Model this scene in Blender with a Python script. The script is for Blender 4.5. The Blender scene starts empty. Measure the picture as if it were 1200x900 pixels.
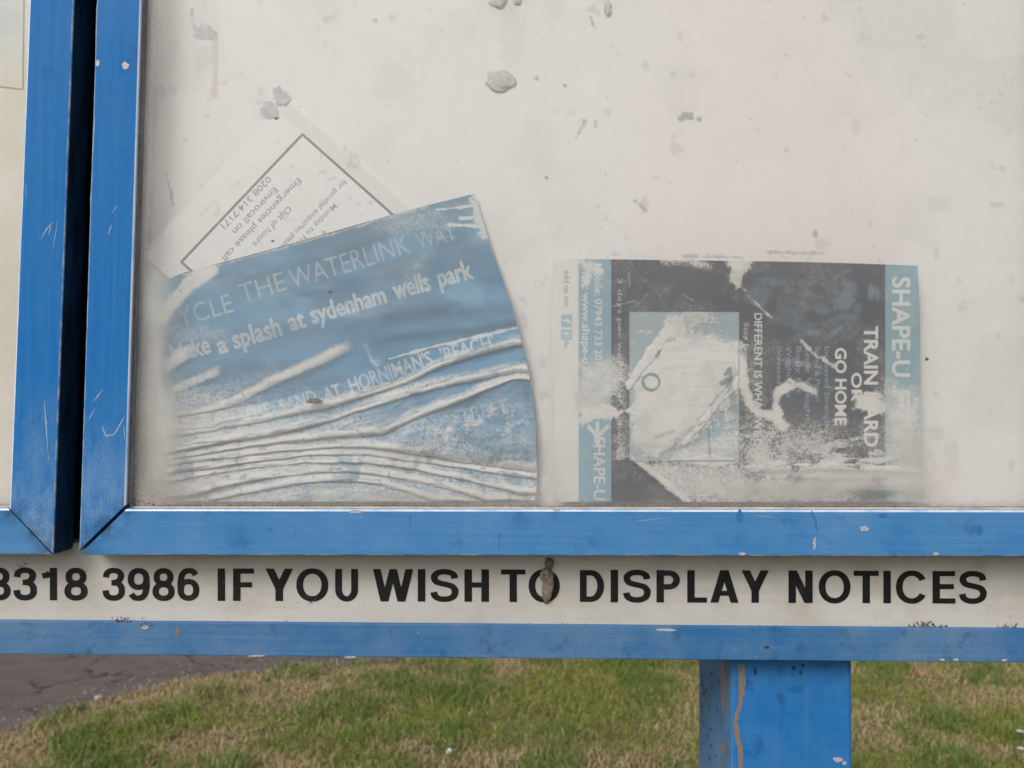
import bpy, bmesh, math, random
import numpy as np
from mathutils import Matrix, Vector

# ------------------------------------------------------------------ camera, world, sun, exposure
sc = bpy.context.scene
COL = sc.collection
RAD = math.radians
F_PX, CAM_D, CAM_H = 1000.0, 0.5, 1.35          # focal length in photo pixels, metres to the door fronts, eye height
PITCH, YAW, ROLL = RAD(2.1), RAD(0.0), RAD(0.5)
CAM_LOC = Vector((0, -CAM_D, CAM_H))
CAM_R = Matrix.Rotation(YAW, 3, 'Z') @ Matrix.Rotation(RAD(90) + PITCH, 3, 'X') @ Matrix.Rotation(ROLL, 3, 'Z')
cd = bpy.data.cameras.new('camera'); cam = bpy.data.objects.new('camera', cd); COL.objects.link(cam)
cam.matrix_world = Matrix.Translation(CAM_LOC) @ CAM_R.to_4x4()
cd.sensor_width = 36.0; cd.lens = 36.0 * F_PX / 1200.0
cd.clip_start = 0.02; cd.clip_end = 2000
cd.dof.use_dof = True; cd.dof.focus_distance = 0.515; cd.dof.aperture_fstop = 16.0
sc.camera = cam

SUN_EL, SUN_AZ = RAD(38), RAD(-34)              # the sun stands behind the camera, a little to its left
w = bpy.data.worlds.new('World'); sc.world = w; w.use_nodes = True
nt = w.node_tree; bgn = nt.nodes['Background']
sky = nt.nodes.new('ShaderNodeTexSky'); sky.sky_type = 'NISHITA'; sky.sun_disc = False
sky.sun_elevation = SUN_EL; sky.sun_rotation = math.pi - SUN_AZ
sky.air_density = 1.0; sky.dust_density = 4.0; sky.ozone_density = 1.0
hs = nt.nodes.new('ShaderNodeHueSaturation'); hs.inputs['Saturation'].default_value = 0.22   # cloud cover greys the sky
nt.links.new(sky.outputs[0], hs.inputs['Color']); nt.links.new(hs.outputs[0], bgn.inputs[0])
bgn.inputs[1].default_value = 0.11
sd = bpy.data.lights.new('sun', 'SUN'); so = bpy.data.objects.new('sun', sd); COL.objects.link(so)
sd.energy = 1.2; sd.angle = RAD(28); sd.color = (1.0, 0.955, 0.9)
sdir = Vector((math.sin(SUN_AZ) * math.cos(SUN_EL), -math.cos(SUN_AZ) * math.cos(SUN_EL), math.sin(SUN_EL)))
so.rotation_euler = sdir.to_track_quat('Z', 'Y').to_euler(); so.location = sdir * 8
sc.view_settings.view_transform = 'Standard'; sc.view_settings.look = 'None'
sc.view_settings.gamma = 1.0; sc.view_settings.exposure = 0.42
try: sc.view_settings.use_curve_mapping = False
except Exception: pass
sc.render.engine = 'CYCLES'
sc.cycles.max_bounces = 7; sc.cycles.transparent_max_bounces = 16

random.seed(7); rng = np.random.default_rng(7)
CR = np.array(CAM_R); CL = np.array(CAM_LOC)

# ------------------------------------------------------------------ pixel -> place helpers
def rays(px, py):
    px = np.asarray(px, float); py = np.asarray(py, float)
    d = np.stack([(px - 600) / F_PX, -(py - 450) / F_PX, -np.ones_like(px)], -1)
    return d @ CR.T
def onY(px, py, Y):                              # point of a pixel's ray on the upright plane at depth Y
    d = rays(px, py); t = (np.asarray(Y) - CL[1]) / d[..., 1]
    return CL + d * t[..., None]
def onG(px, py, Z=0.0):                          # point of a pixel's ray on the ground
    d = rays(px, py); t = (Z - CL[2]) / d[..., 2]
    return CL + d * t[..., None]
def V(px, py, Y): return Vector(onY(px, py, Y))

# ------------------------------------------------------------------ noise
def vnoise(x, y, seed=0):
    xi = np.floor(x).astype(np.int64); yi = np.floor(y).astype(np.int64); xf = x - xi; yf = y - yi
    def h(a, b):
        n = (a * 374761393 + b * 668265263 + seed * 974634777) & 0xFFFFFFFF
        n = ((n ^ (n >> 13)) * 1274126177) & 0xFFFFFFFF
        return ((n ^ (n >> 16)) & 0xFFFF) / 65535.0
    u = xf * xf * (3 - 2 * xf); v = yf * yf * (3 - 2 * yf)
    return (h(xi, yi) * (1 - u) + h(xi + 1, yi) * u) * (1 - v) + (h(xi, yi + 1) * (1 - u) + h(xi + 1, yi + 1) * u) * v
def fbm(x, y, scale, seed=0, octv=4, gain=.5):   # 0..1, around .5
    s = 0; a = 1; tot = 0
    for o in range(octv):
        s = s + a * vnoise(x / scale * 2 ** o + 17.3 * o, y / scale * 2 ** o + 9.1 * o, seed + o); tot += a; a *= gain
    return s / tot
def sm(a, b, x): t = np.clip((x - a) / (b - a), 0, 1); return t * t * (3 - 2 * t)
def lerp(a, b, t): return a + (b - a) * t
def mixc(c, new, t): return c + (np.asarray(new) - c) * t[..., None]
def dpoly(X, Y, pts, closed=False):              # distance to a polyline
    pts = [np.array(p, float) for p in pts]
    if closed: pts = pts + [pts[0]]
    best = np.full(X.shape, 1e9)
    for a, b in zip(pts[:-1], pts[1:]):
        ab = b - a; L = ab @ ab + 1e-9
        t = np.clip(((X - a[0]) * ab[0] + (Y - a[1]) * ab[1]) / L, 0, 1)
        best = np.minimum(best, np.hypot(X - a[0] - t * ab[0], Y - a[1] - t * ab[1]))
    return best
def inpoly(X, Y, pts):
    c = np.zeros(X.shape, bool); n = len(pts)
    for i in range(n):
        x1, y1 = pts[i]; x2, y2 = pts[(i + 1) % n]
        if y1 == y2: continue
        c ^= ((y1 > Y) != (y2 > Y)) & (X < (x2 - x1) * (Y - y1) / (y2 - y1) + x1)
    return c
def sdpoly(X, Y, pts): d = dpoly(X, Y, pts, True); return np.where(inpoly(X, Y, pts), d, -d)
def gau(X, Y, x, y, rx, ry, ang=0):
    c, s = math.cos(ang), math.sin(ang); dx = X - x; dy = Y - y
    return np.exp(-(((dx * c + dy * s) / rx) ** 2 + ((-dx * s + dy * c) / ry) ** 2))

# ------------------------------------------------------------------ objects
def link(o, parent):
    COL.objects.link(o)
    if parent is not None: o.parent = parent
def origin_of(parent):
    p = Vector((0, 0, 0))
    while parent is not None: p += parent.location; parent = parent.parent
    return p
def tag(o, label=None, cat=None, group=None, kind=None):
    for k, v in (('label', label), ('category', cat), ('group', group), ('kind', kind)):
        if v: o[k] = v
    return o
def empty(name, loc, parent=None):
    o = bpy.data.objects.new(name, None); o.empty_display_size = .05; link(o, parent)
    o.location = Vector(loc) - origin_of(parent); return o
def mk(name, verts, faces, mat, parent=None, smooth=False, mats=None, col=None, at=None):
    verts = np.asarray(verts, float)
    c = verts.mean(0) if at is None else np.asarray(at, float)
    me = bpy.data.meshes.new(name)
    if isinstance(faces, np.ndarray):
        me.vertices.add(len(verts)); me.vertices.foreach_set('co', (verts - c).astype(np.float32).ravel())
        k = faces.shape[1]; n = len(faces)
        me.loops.add(n * k); me.loops.foreach_set('vertex_index', faces.astype(np.int32).ravel())
        me.polygons.add(n); me.polygons.foreach_set('loop_start', np.arange(n, dtype=np.int32) * k)
        me.update(calc_edges=True)
    else:
        me.from_pydata([tuple(v - c) for v in verts], [], faces); me.update()
    for m in (mat if isinstance(mat, (list, tuple)) else [mat]): me.materials.append(m)
    if mats is not None: me.polygons.foreach_set('material_index', np.asarray(mats, dtype=np.int32))
    me.polygons.foreach_set('use_smooth', np.full(len(me.polygons), smooth))
    if col is not None:
        for nm, arr in col.items():
            arr = np.asarray(arr, np.float32)
            if arr.ndim == 1:
                a = me.attributes.new(nm, 'FLOAT', 'POINT'); a.data.foreach_set('value', arr)
            else:
                a = me.color_attributes.new(nm, 'FLOAT_COLOR', 'POINT')
                if arr.shape[1] == 3: arr = np.concatenate([arr, np.ones((len(arr), 1), np.float32)], 1)
                a.data.foreach_set('color', arr.ravel())
    o = bpy.data.objects.new(name, me); link(o, parent)
    o.location = Vector(c) - origin_of(parent)
    return o
def bmobj(name, bm, mat, parent=None, smooth=False):
    bmesh.ops.recalc_face_normals(bm, faces=bm.faces[:])
    v = np.array([v.co[:] for v in bm.verts]); bm.verts.index_update()
    f = [[q.index for q in fc.verts] for fc in bm.faces]; bm.free()
    return mk(name, v, f, mat, parent, smooth)
def box(name, p0, p1, mat, parent=None, bev=.0008):
    bm = bmesh.new(); bmesh.ops.create_cube(bm, size=1)
    for v in bm.verts: v.co = Vector([p0[i] + (v.co[i] + .5) * (p1[i] - p0[i]) for i in range(3)])
    if bev: bmesh.ops.bevel(bm, geom=bm.edges[:], offset=bev, segments=2, affect='EDGES', profile=.5)
    return bmobj(name, bm, mat, parent)
def gridfaces(nu, nv):
    i = np.arange(nv - 1)[:, None] * nu + np.arange(nu - 1)[None, :]
    return np.stack([i, i + nu, i + nu + 1, i + 1], -1).reshape(-1, 4)

# ------------------------------------------------------------------ materials
class NB:
    def __init__(s, name):
        s.m = bpy.data.materials.new(name); s.m.use_nodes = True; s.t = s.m.node_tree
        s.b = s.t.nodes['Principled BSDF']; s.out = s.t.nodes['Material Output']
    def n(s, typ, **kw):
        n = s.t.nodes.new('ShaderNode' + typ)
        for k, v in kw.items(): setattr(n, k, v)
        return n
    def l(s, a, b): s.t.links.new(a, b)
    def pos(s, scale=(1, 1, 1)):
        g = s.n('NewGeometry'); m = s.n('Mapping'); s.l(g.outputs['Position'], m.inputs['Vector']); m.inputs['Scale'].default_value = scale
        return m.outputs[0]
    def noise(s, vec, scale, detail=4, rough=.55, lo=None, hi=None):
        n = s.n('TexNoise'); s.l(vec, n.inputs['Vector']); n.inputs['Scale'].default_value = scale
        n.inputs['Detail'].default_value = detail; n.inputs['Roughness'].default_value = rough
        return n.outputs[0] if lo is None else s.rng(n.outputs[0], lo, hi)
    def rng(s, v, lo, hi, a=0, b=1):
        r = s.n('MapRange'); s.l(v, r.inputs[0])
        for i, q in enumerate((lo, hi, a, b)): r.inputs[i + 1].default_value = q
        return r.outputs[0]
    def mth(s, op, a, b=None):
        m = s.n('Math', operation=op)
        for i, q in enumerate((a, b)):
            if q is None: continue
            if isinstance(q, (int, float)): m.inputs[i].default_value = q
            else: s.l(q, m.inputs[i])
        return m.outputs[0]
    def mix(s, fac, a, b):
        m = s.n('Mix', data_type='RGBA')
        if isinstance(fac, (int, float)): m.inputs[0].default_value = fac
        else: s.l(fac, m.inputs[0])
        for i, q in ((6, a), (7, b)):
            if isinstance(q, tuple): m.inputs[i].default_value = q + (1,)
            else: s.l(q, m.inputs[i])
        return m.outputs[2]
    def bump(s, h, strength=.3, dist=.001):
        b = s.n('Bump'); s.l(h, b.inputs['Height']); b.inputs['Strength'].default_value = strength; b.inputs['Distance'].default_value = dist
        s.l(b.outputs[0], s.b.inputs['Normal'])
    def fin(s, col, rough=.6, metal=0, spec=.5):
        if isinstance(col, tuple): s.b.inputs['Base Color'].default_value = col + (1,)
        else: s.l(col, s.b.inputs['Base Color'])
        if isinstance(rough, (int, float)): s.b.inputs['Roughness'].default_value = rough
        else: s.l(rough, s.b.inputs['Roughness'])
        s.b.inputs['Metallic'].default_value = metal; s.b.inputs['Specular IOR Level'].default_value = spec
        return s.m

def blue_paint(name, streak, base, pale, chalk_lo, chalk_hi, grime=.5, low=None, joints=()):
    """sun-bleached blue paint: brush streaks along the length, chalky patches (more of them towards the foot: low = z range),
    grime packed into the mitre joints, specks"""
    k = NB(name); p = k.pos()
    st = k.noise(k.pos(streak), 1.0, 5, .65)
    c = k.mix(k.rng(st, .38, .72), base, tuple(lerp(a, b, .24) for a, b in zip(base, pale)))
    c = k.mix(k.mth('MULTIPLY', k.noise(k.pos(tuple(q * 2.2 for q in streak)), 1.0, 4, .6, .55, .75), .30), c, tuple(x * .55 for x in base))
    big = k.noise(p, 14, 6, .7)
    chalk = k.rng(big, chalk_lo, chalk_hi)
    fine = k.noise(p, 900, 3, .6, .35, .7)
    if low:
        g = k.n('NewGeometry'); sx = k.n('SeparateXYZ'); k.l(g.outputs['Position'], sx.inputs[0])
        zz = k.rng(sx.outputs[2], low[1], low[0])
        lowm = k.mth('MULTIPLY', zz, k.noise(k.pos((1, 1, .45)), 60, 6, .75, .36, .58))
    c = k.mix(k.mth('MULTIPLY', chalk, k.rng(fine, 0, 1, .35, .9)), c, pale)
    if low: c = k.mix(k.mth('MULTIPLY', lowm, k.rng(fine, 0, 1, .35, .95)), c, (.21, .32, .45))
    run = k.noise(k.pos((160, 60, 5)), 1.0, 5, .65, .54, .74)          # faint rain runs
    c = k.mix(k.mth('MULTIPLY', run, .22), c, (.10, .17, .24))
    dk = k.noise(p, 46, 6, .7, .56, .74)
    c = k.mix(k.mth('MULTIPLY', dk, grime), c, tuple(x * .42 for x in base))
    for (jx, jz, rad) in joints:
        g = k.n('NewGeometry'); d = k.n('VectorMath', operation='DISTANCE'); k.l(g.outputs['Position'], d.inputs[0]); d.inputs[1].default_value = (jx, 0, jz)
        jm = k.mth('MULTIPLY', k.rng(d.outputs['Value'], .15 * rad, rad, 1, 0), k.noise(p, 130, 6, .75, .34, .62))
        c = k.mix(k.mth('MULTIPLY', jm, .75), c, (.022, .024, .028))
    sp = k.noise(p, 1500, 2, .5, .74, .80)
    c = k.mix(k.mth('MULTIPLY', sp, .5), c, (.05, .05, .05))
    wh = k.noise(p, 420, 2, .5, .765, .79)
    c = k.mix(k.mth('MULTIPLY', wh, .5), c, (.45, .5, .56))
    k.bump(k.mth('ADD', k.mth('MULTIPLY', st, .6), k.mth('MULTIPLY', k.noise(p, 700, 3), .5)), .25, .0006)
    return k.fin(c, k.rng(big, .3, .7, .48, .68), spec=.15)
M = {}
JT = [(*[onY(x, y, 0)[i] for i in (0, 2)], r_) for x, y, r_ in ((64, 645, .016), (94, 642, .014), (150, 596, .010), (14, 600, .010), (122, 618, .009), (38, 624, .009))]
z5 = (onY(100, 640, 0)[2], onY(100, 440, 0)[2])
M['blue_v'] = blue_paint('blue_paint_upright', (420, 60, 9), (.001, .118, .37), (.06, .21, .42), .56, .84, .5, z5, JT)
M['blue_h'] = blue_paint('blue_paint_rail', (9, 60, 420), (.026, .155, .385), (.14, .28, .46), .36, .78, .5, None, JT)
M['blue_low'] = blue_paint('blue_paint_low_rail', (9, 60, 420), (.022, .120, .295), (.15, .225, .32), .40, .70, .8)
M['blue_post'] = blue_paint('blue_paint_post', (60, 60, 40), (.014, .130, .37), (.07, .20, .42), .46, .74, .9)
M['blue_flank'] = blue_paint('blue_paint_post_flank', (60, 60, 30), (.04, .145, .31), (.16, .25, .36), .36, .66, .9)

k = NB('worn_edge'); p = k.pos()                       # paint rubbed through to aluminium on the arrises
c = k.mix(k.noise(k.pos((60, 60, 60)), 1.0, 6, .7, .44, .60), (.05, .20, .46), (.36, .40, .46))
M['edge'] = k.fin(c, .4)
k = NB('lip_edge'); c = k.mix(k.noise(k.pos((60, 60, 25)), 1.0, 4, .7, .35, .55), (.26, .43, .65), (.48, .57, .70)); M['lip'] = k.fin(c, .35)
k = NB('grimy_blue'); c = k.mix(k.noise(k.pos((90, 90, 22)), 1.0, 6, .7, .36, .66), (.012, .075, .19), (.010, .016, .020)); M['grimy'] = k.fin(c, .75, spec=.2)
k = NB('pale_inner_wall'); M['inwall'] = k.fin(k.mix(k.noise(k.pos((60, 60, 20)), 1.0, 6, .7, .35, .7), (.52, .51, .49), (.36, .35, .33)), .7)
k = NB('inner_wall'); c = k.mix(k.noise(k.pos(), 160, 6, .7, .4, .7), (.20, .20, .26), (.09, .085, .08)); M['inner'] = k.fin(c, .6)
k = NB('dark_metal'); M['dark'] = k.fin(k.mix(k.noise(k.pos(), 60, 5, .6, .4, .7), (.010, .012, .013), (.022, .026, .024)), .7)
k = NB('gasket'); M['gasket'] = k.fin(k.mix(k.noise(k.pos((200, 60, 40)), 1, 5, .6, .3, .7), (.26, .25, .27), (.15, .14, .15)), .7)
k = NB('sill_bead'); M['bead'] = k.fin(k.mix(k.noise(k.pos((60, 60, 300)), 1, 5, .7, .35, .7), (.46, .40, .37), (.26, .22, .19)), .7)
k = NB('bare_metal'); M['bare'] = k.fin(k.mix(k.noise(k.pos(), 900, 4, .7, .4, .65), (.42, .42, .46), (.20, .21, .25)), .5)
k = NB('paint_scuff'); M['scuff'] = k.fin(k.mix(k.noise(k.pos(), 700, 4, .7, .35, .65), (.17, .27, .41), (.30, .36, .44)), .6)
k = NB('dark_blue_dab'); M['dab'] = k.fin(k.mix(k.noise(k.pos(), 300, 4, .6, .35, .65), (.018, .115, .32), (.028, .14, .36)), .5)
k = NB('exposed_primer'); M['primer'] = k.fin(k.mix(k.noise(k.pos(), 500, 5, .7, .4, .7), (.15, .115, .10), (.22, .18, .16)), .7)
k = NB('dark_flake'); M['flake'] = k.fin((.018, .022, .032), .8)

def attr_mat(name, attr='ink', rough=.8, bump=.12, grain=.06):
    k = NB(name); a = k.n('Attribute'); a.attribute_name = attr
    g = k.noise(k.pos(), 1400, 3, .6, .3, .7)
    c = k.mix(k.mth('MULTIPLY', g, grain), a.outputs['Color'], (.30, .29, .28))
    k.bump(k.noise(k.pos(), 500, 3), bump, .0004)
    return k.fin(c, rough, spec=.25)
M['paper'] = attr_mat('printed_paper'); M['panel'] = attr_mat('white_panel', bump=.08, grain=.05, rough=.6)

k = NB('strip_panel'); p = k.pos()
c = k.mix(k.noise(k.pos((7, 30, 130)), 1.0, 5, .6, .35, .7), (.48, .465, .445), (.42, .405, .385))
c = k.mix(k.mth('MULTIPLY', k.noise(p, 30, 6, .7, .48, .72), .6), c, (.33, .30, .25))
c = k.mix(k.mth('MULTIPLY', k.noise(p, 520, 3, .6, .70, .76), .5), c, (.14, .12, .10))
k.bump(k.noise(p, 260, 3), .1, .0004); M['strip'] = k.fin(c, .45)
k = NB('black_vinyl'); p = k.pos()
c = k.mix(k.noise(p, 55, 6, .7, .56, .80), (.008, .008, .009), (.030, .030, .030))
c = k.mix(k.mth('MULTIPLY', k.noise(p, 950, 3, .6, .70, .74), .6), c, (.22, .21, .19)); M['vinyl'] = k.fin(c, .55, spec=.2)

# acrylic: clear sheet, dulled by a film of dirt on its outer face
def pane_mats():
    k = NB('dirty_acrylic'); t = k.t
    a = k.n('Attribute'); a.attribute_name = 'dirt'; cc = k.n('Attribute'); cc.attribute_name = 'dirt_colour'; s2 = k.n('Attribute'); s2.attribute_name = 'speck'
    hz = k.noise(k.pos((28, 1, 1700)), 1.0, 3, .6, .45, .75); vt = k.noise(k.pos((1700, 1, 28)), 1.0, 3, .6, .45, .75)
    scr = k.mth('MULTIPLY', k.mth('ADD', hz, vt), .030)
    blotch = k.noise(k.pos(), 18, 6, .7, .3, .8)
    f = k.mth('MULTIPLY', a.outputs['Fac'], k.rng(blotch, 0, 1, .72, 1.25))
    f = k.mth('ADD', f, scr)
    spk = k.mth('MULTIPLY', k.noise(k.pos(), 900, 4, .7, .50, .60), s2.outputs['Fac'])
    f = k.mth('MINIMUM', k.mth('MAXIMUM', f, spk), .97)
    dk = k.mix(k.mth('MINIMUM', k.mth('MULTIPLY', spk, 1.1), 1.0), cc.outputs['Color'], (.12, .10, .085))
    df0 = k.n('BsdfDiffuse'); k.l(dk, df0.inputs[0]); tl = k.n('BsdfTranslucent'); k.l(dk, tl.inputs[0])
    dif = k.n('MixShader'); dif.inputs[0].default_value = .35; k.l(df0.outputs[0], dif.inputs[1]); k.l(tl.outputs[0], dif.inputs[2])
    tr = k.n('BsdfTransparent'); gl = k.n('BsdfGlossy'); gl.inputs['Roughness'].default_value = .38
    m1 = k.n('MixShader'); k.l(f, m1.inputs[0]); k.l(tr.outputs[0], m1.inputs[1]); k.l(dif.outputs[0], m1.inputs[2])
    m2 = k.n('MixShader'); lw = k.n('Fresnel'); lw.inputs[0].default_value = 1.45
    k.l(k.mth('MULTIPLY', lw.outputs[0], .7), m2.inputs[0]); k.l(m1.outputs[0], m2.inputs[1]); k.l(gl.outputs[0], m2.inputs[2])
    k.l(m2.outputs[0], k.out.inputs[0]); M['pane'] = k.m
    k = NB('clear_acrylic'); tr = k.n('BsdfTransparent'); tr.inputs[0].default_value = (.97, .97, .965, 1)
    k.l(tr.outputs[0], k.out.inputs[0]); M['clear'] = k.m
pane_mats()

k = NB('ground_turf'); p = k.pos()
c = k.mix(k.noise(p, 9, 6, .65, .35, .7), (.085, .085, .030), (.20, .155, .085)); k.bump(k.noise(p, 60, 6, .7), .6, .01); M['turf'] = k.fin(c, .95, spec=.1)
k = NB('asphalt'); p = k.pos()
c = k.mix(k.noise(p, 6, 5, .6, .3, .7), (.084, .068, .061), (.124, .101, .092))
c = k.mix(k.noise(p, 140, 3, .6, .62, .70), c, (.24, .22, .21))
c = k.mix(k.mth('MULTIPLY', k.noise(p, 28, 5, .7, .62, .70), .6), c, (.26, .24, .22))
wv = k.n('TexNoise'); k.l(p, wv.inputs['Vector']); wv.inputs['Scale'].default_value = 3.2; wv.inputs['Detail'].default_value = 4
vm = k.n('VectorMath', operation='MULTIPLY_ADD'); k.l(wv.outputs['Color'], vm.inputs[0]); vm.inputs[1].default_value = (.5, .5, .5); k.l(p, vm.inputs[2])
vo = k.n('TexVoronoi', feature='DISTANCE_TO_EDGE'); k.l(vm.outputs[0], vo.inputs['Vector']); vo.inputs['Scale'].default_value = 1.9
ck = k.mth('MULTIPLY', k.rng(vo.outputs['Distance'], .006, .024, 1, 0), k.noise(p, 5, 4, .6, .38, .52))
c = k.mix(k.mth('MULTIPLY', ck, .85), c, (.018, .016, .015))
k.bump(k.mth('SUBTRACT', k.noise(p, 220, 4, .7), ck), .5, .006); M['asphalt'] = k.fin(c, .85, spec=.3)
k = NB('grass_blades'); a = k.n('Attribute'); a.attribute_name = 'ink'; k.l(a.outputs['Color'], k.b.inputs['Base Color'])
k.b.inputs['Roughness'].default_value = .6; k.b.inputs['Specular IOR Level'].default_value = .25; M['grass'] = k.m
def plain(name, c1, c2, sc_, rough=.7, bump=.3, bd=.0006):
    k = NB(name); p = k.pos(); n = k.noise(p, sc_, 5, .7, .35, .65); k.bump(n, bump, bd); return k.fin(k.mix(n, c1, c2), rough, spec=.3)
M['putty'] = plain('grey_putty', (.66, .67, .645), (.52, .54, .53), 300)
M['smear'] = plain('putty_smear', (.70, .705, .70), (.47, .485, .495), 190, .8, .1)
M['leaf'] = plain('green_leaf_bit', (.012, .085, .025), (.03, .14, .05), 900)
M['cocoon'] = plain('cocoon_crust', (.52, .47, .36), (.22, .19, .14), 700, .9, .9, .002)
M['lichen'] = plain('lichen_crust', (.30, .27, .27), (.03, .026, .026), 600, .95, .8)
M['crumb'] = plain('dirt_crumb', (.085, .07, .055), (.17, .14, .11), 500, .95)
M['white_bit'] = plain('white_scrap', (.75, .75, .72), (.6, .6, .57), 60, .8)
M['orange_leaf'] = plain('dry_orange_leaf', (.34, .17, .09), (.25, .11, .06), 90, .8)
M['stone'] = plain('pale_stone', (.38, .34, .30), (.24, .21, .19), 90, .9)
M['grit'] = plain('pale_grit', (.26, .24, .22), (.15, .135, .125), 90, .9)

# ================================================================== THE SETTING: ground, path, grass
gx = 600.0
gr = mk('ground', [(-gx, -gx, 0), (gx, -gx, 0), (gx, gx, 0), (-gx, gx, 0)], [(0, 1, 2, 3)], M['turf']); tag(gr, kind='structure')
edge_px = [(-420, 960), (-250, 915), (-100, 888), (0, 858), (50, 840), (105, 821), (150, 812), (200, 800), (260, 789), (330, 781), (400, 775.5), (470, 772), (560, 766)]
eg = onG([p[0] for p in edge_px], [p[1] for p in edge_px])[:, :2]
# resample the path's near edge with a ragged outline
d = np.r_[0, np.cumsum(np.hypot(*np.diff(eg, axis=0).T))]; tt = np.linspace(0, d[-1], 260)
ex = np.interp(tt, d, eg[:, 0]); ey = np.interp(tt, d, eg[:, 1])
ey = ey + (fbm(ex, ey, .35, 3, 5, .65) - .5) * .22 - .07
near = list(zip(ex, ey)); far = [(x + .2, y + 2.6) for x, y in near[::-8]]
near_ext = [(-26, near[0][1] - 5)] + near + [(near[-1][0] + 24, near[-1][1] + 7)]
far_ext = [(near[-1][0] + 24, near[-1][1] + 9.8)] + far + [(-26, near[0][1] - 2)]
PATH = near_ext + far_ext
pa = mk('path', [(x, y, .004) for x, y in PATH], [tuple(range(len(PATH)))], M['asphalt']); tag(pa, kind='structure')

def grass(region, dens, seed, name):
    r = np.random.default_rng(seed); x0, x1, y0, y1 = region
    n = int((x1 - x0) * (y1 - y0) * dens); X = r.uniform(x0, x1, n); Y = r.uniform(y0, y1, n)
    keep = (np.abs(X) < .66 * (Y + .5) + .7) if y0 > 1 else np.ones(n, bool)
    ind = inpoly(X, Y, PATH); de = dpoly(X, Y, near[::4]); keep &= ~(ind & (de > .03 * r.random(n)))
    thin = fbm(X, Y, .35, 21); keep &= r.random(n) < np.clip(.45 + 1.4 * (thin - .3), .25, 1)
    X = X[keep]; Y = Y[keep]; de = de[keep]; n = len(X)
    dry = sm(.42, .64, fbm(X, Y, .55, 31, 5) + .13 * sm(.4, -1.2, X)) * (1.0 - .25 * sm(-.3, 1.2, X))
    dry = np.maximum(dry, sm(.34, .06, de + (fbm(X, Y, .3, 37) - .5) * .3) * .97)
    lush = sm(.52, .68, fbm(X * 1.3, Y, .28, 41, 4))
    dry = np.clip(dry * (1 - .8 * lush), 0, 1)
    isdry = r.random(n) < np.clip(dry * .92 + .14, 0, 1)
    hgt = (.020 + .026 * r.random(n)) * (1 + .9 * lush) * np.where(isdry, .8, 1)
    hgt *= np.where(de < .15, .75, 1); wd = .0011 + .0013 * r.random(n)
    az = r.uniform(0, 2 * math.pi, n); lean = r.uniform(.25, 1.5, n) * np.where(isdry, 1.5, 1); fa = r.uniform(0, 2 * math.pi, n)
    dx = np.cos(az); dy = np.sin(az); sx = np.cos(fa) * wd; sy = np.sin(fa) * wd
    b = np.stack([X, Y, np.full(n, -.002)], -1); s = np.stack([sx, sy, 0 * sx], -1)
    m = b + np.stack([dx * lean * hgt * .35, dy * lean * hgt * .35, hgt * .6], -1)
    tp = b + np.stack([dx * lean * hgt, dy * lean * hgt, hgt * np.clip(1.1 - .35 * lean, .25, 1)], -1)
    v = np.stack([b - s, b + s, m + s * .8, m - s * .8, tp], 1).reshape(-1, 3)
    i = np.arange(n)[:, None] * 5
    f = np.concatenate([i + [0, 1, 2], i + [0, 2, 3], i + [3, 2, 4]], 0)
    g1 = np.array([.115, .165, .022]); g2 = np.array([.225, .245, .048]); d1 = np.array([.46, .365, .205]); d2 = np.array([.30, .225, .120])
    t = r.random(n)[:, None]; c = np.where(isdry[:, None], d1 + (d2 - d1) * t, g1 + (g2 - g1) * t)
    c = lerp(c, np.array([.070, .140, .026]), (lush * .6 * ~isdry)[:, None])
    o = mk(name, v, f, M['grass'], col={'ink': np.repeat(c, 5, 0)}, at=(v[:, 0].mean(), v[:, 1].mean(), 0))
    return tag(o, 'short mown grass with straw coloured dry patches', 'grass', kind='stuff')
grass((-4.2, 4.2, 2.3, 6.2), 11500, 5, 'grass')
grass((-3.5, 3.5, -1.5, 2.3), 1500, 6, 'grass')

# ================================================================== NOTICE BOARD
YP, YPANEL, YSTRIP, YLOW, YPOST = .007, .024, .024, .021, .036
foot = V(95, 700, .08)
board = empty('notice_board', (foot.x, .08, 0))
tag(board, 'weathered blue notice board with dirty glazed doors and a lettered strip beneath', 'notice board')

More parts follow.
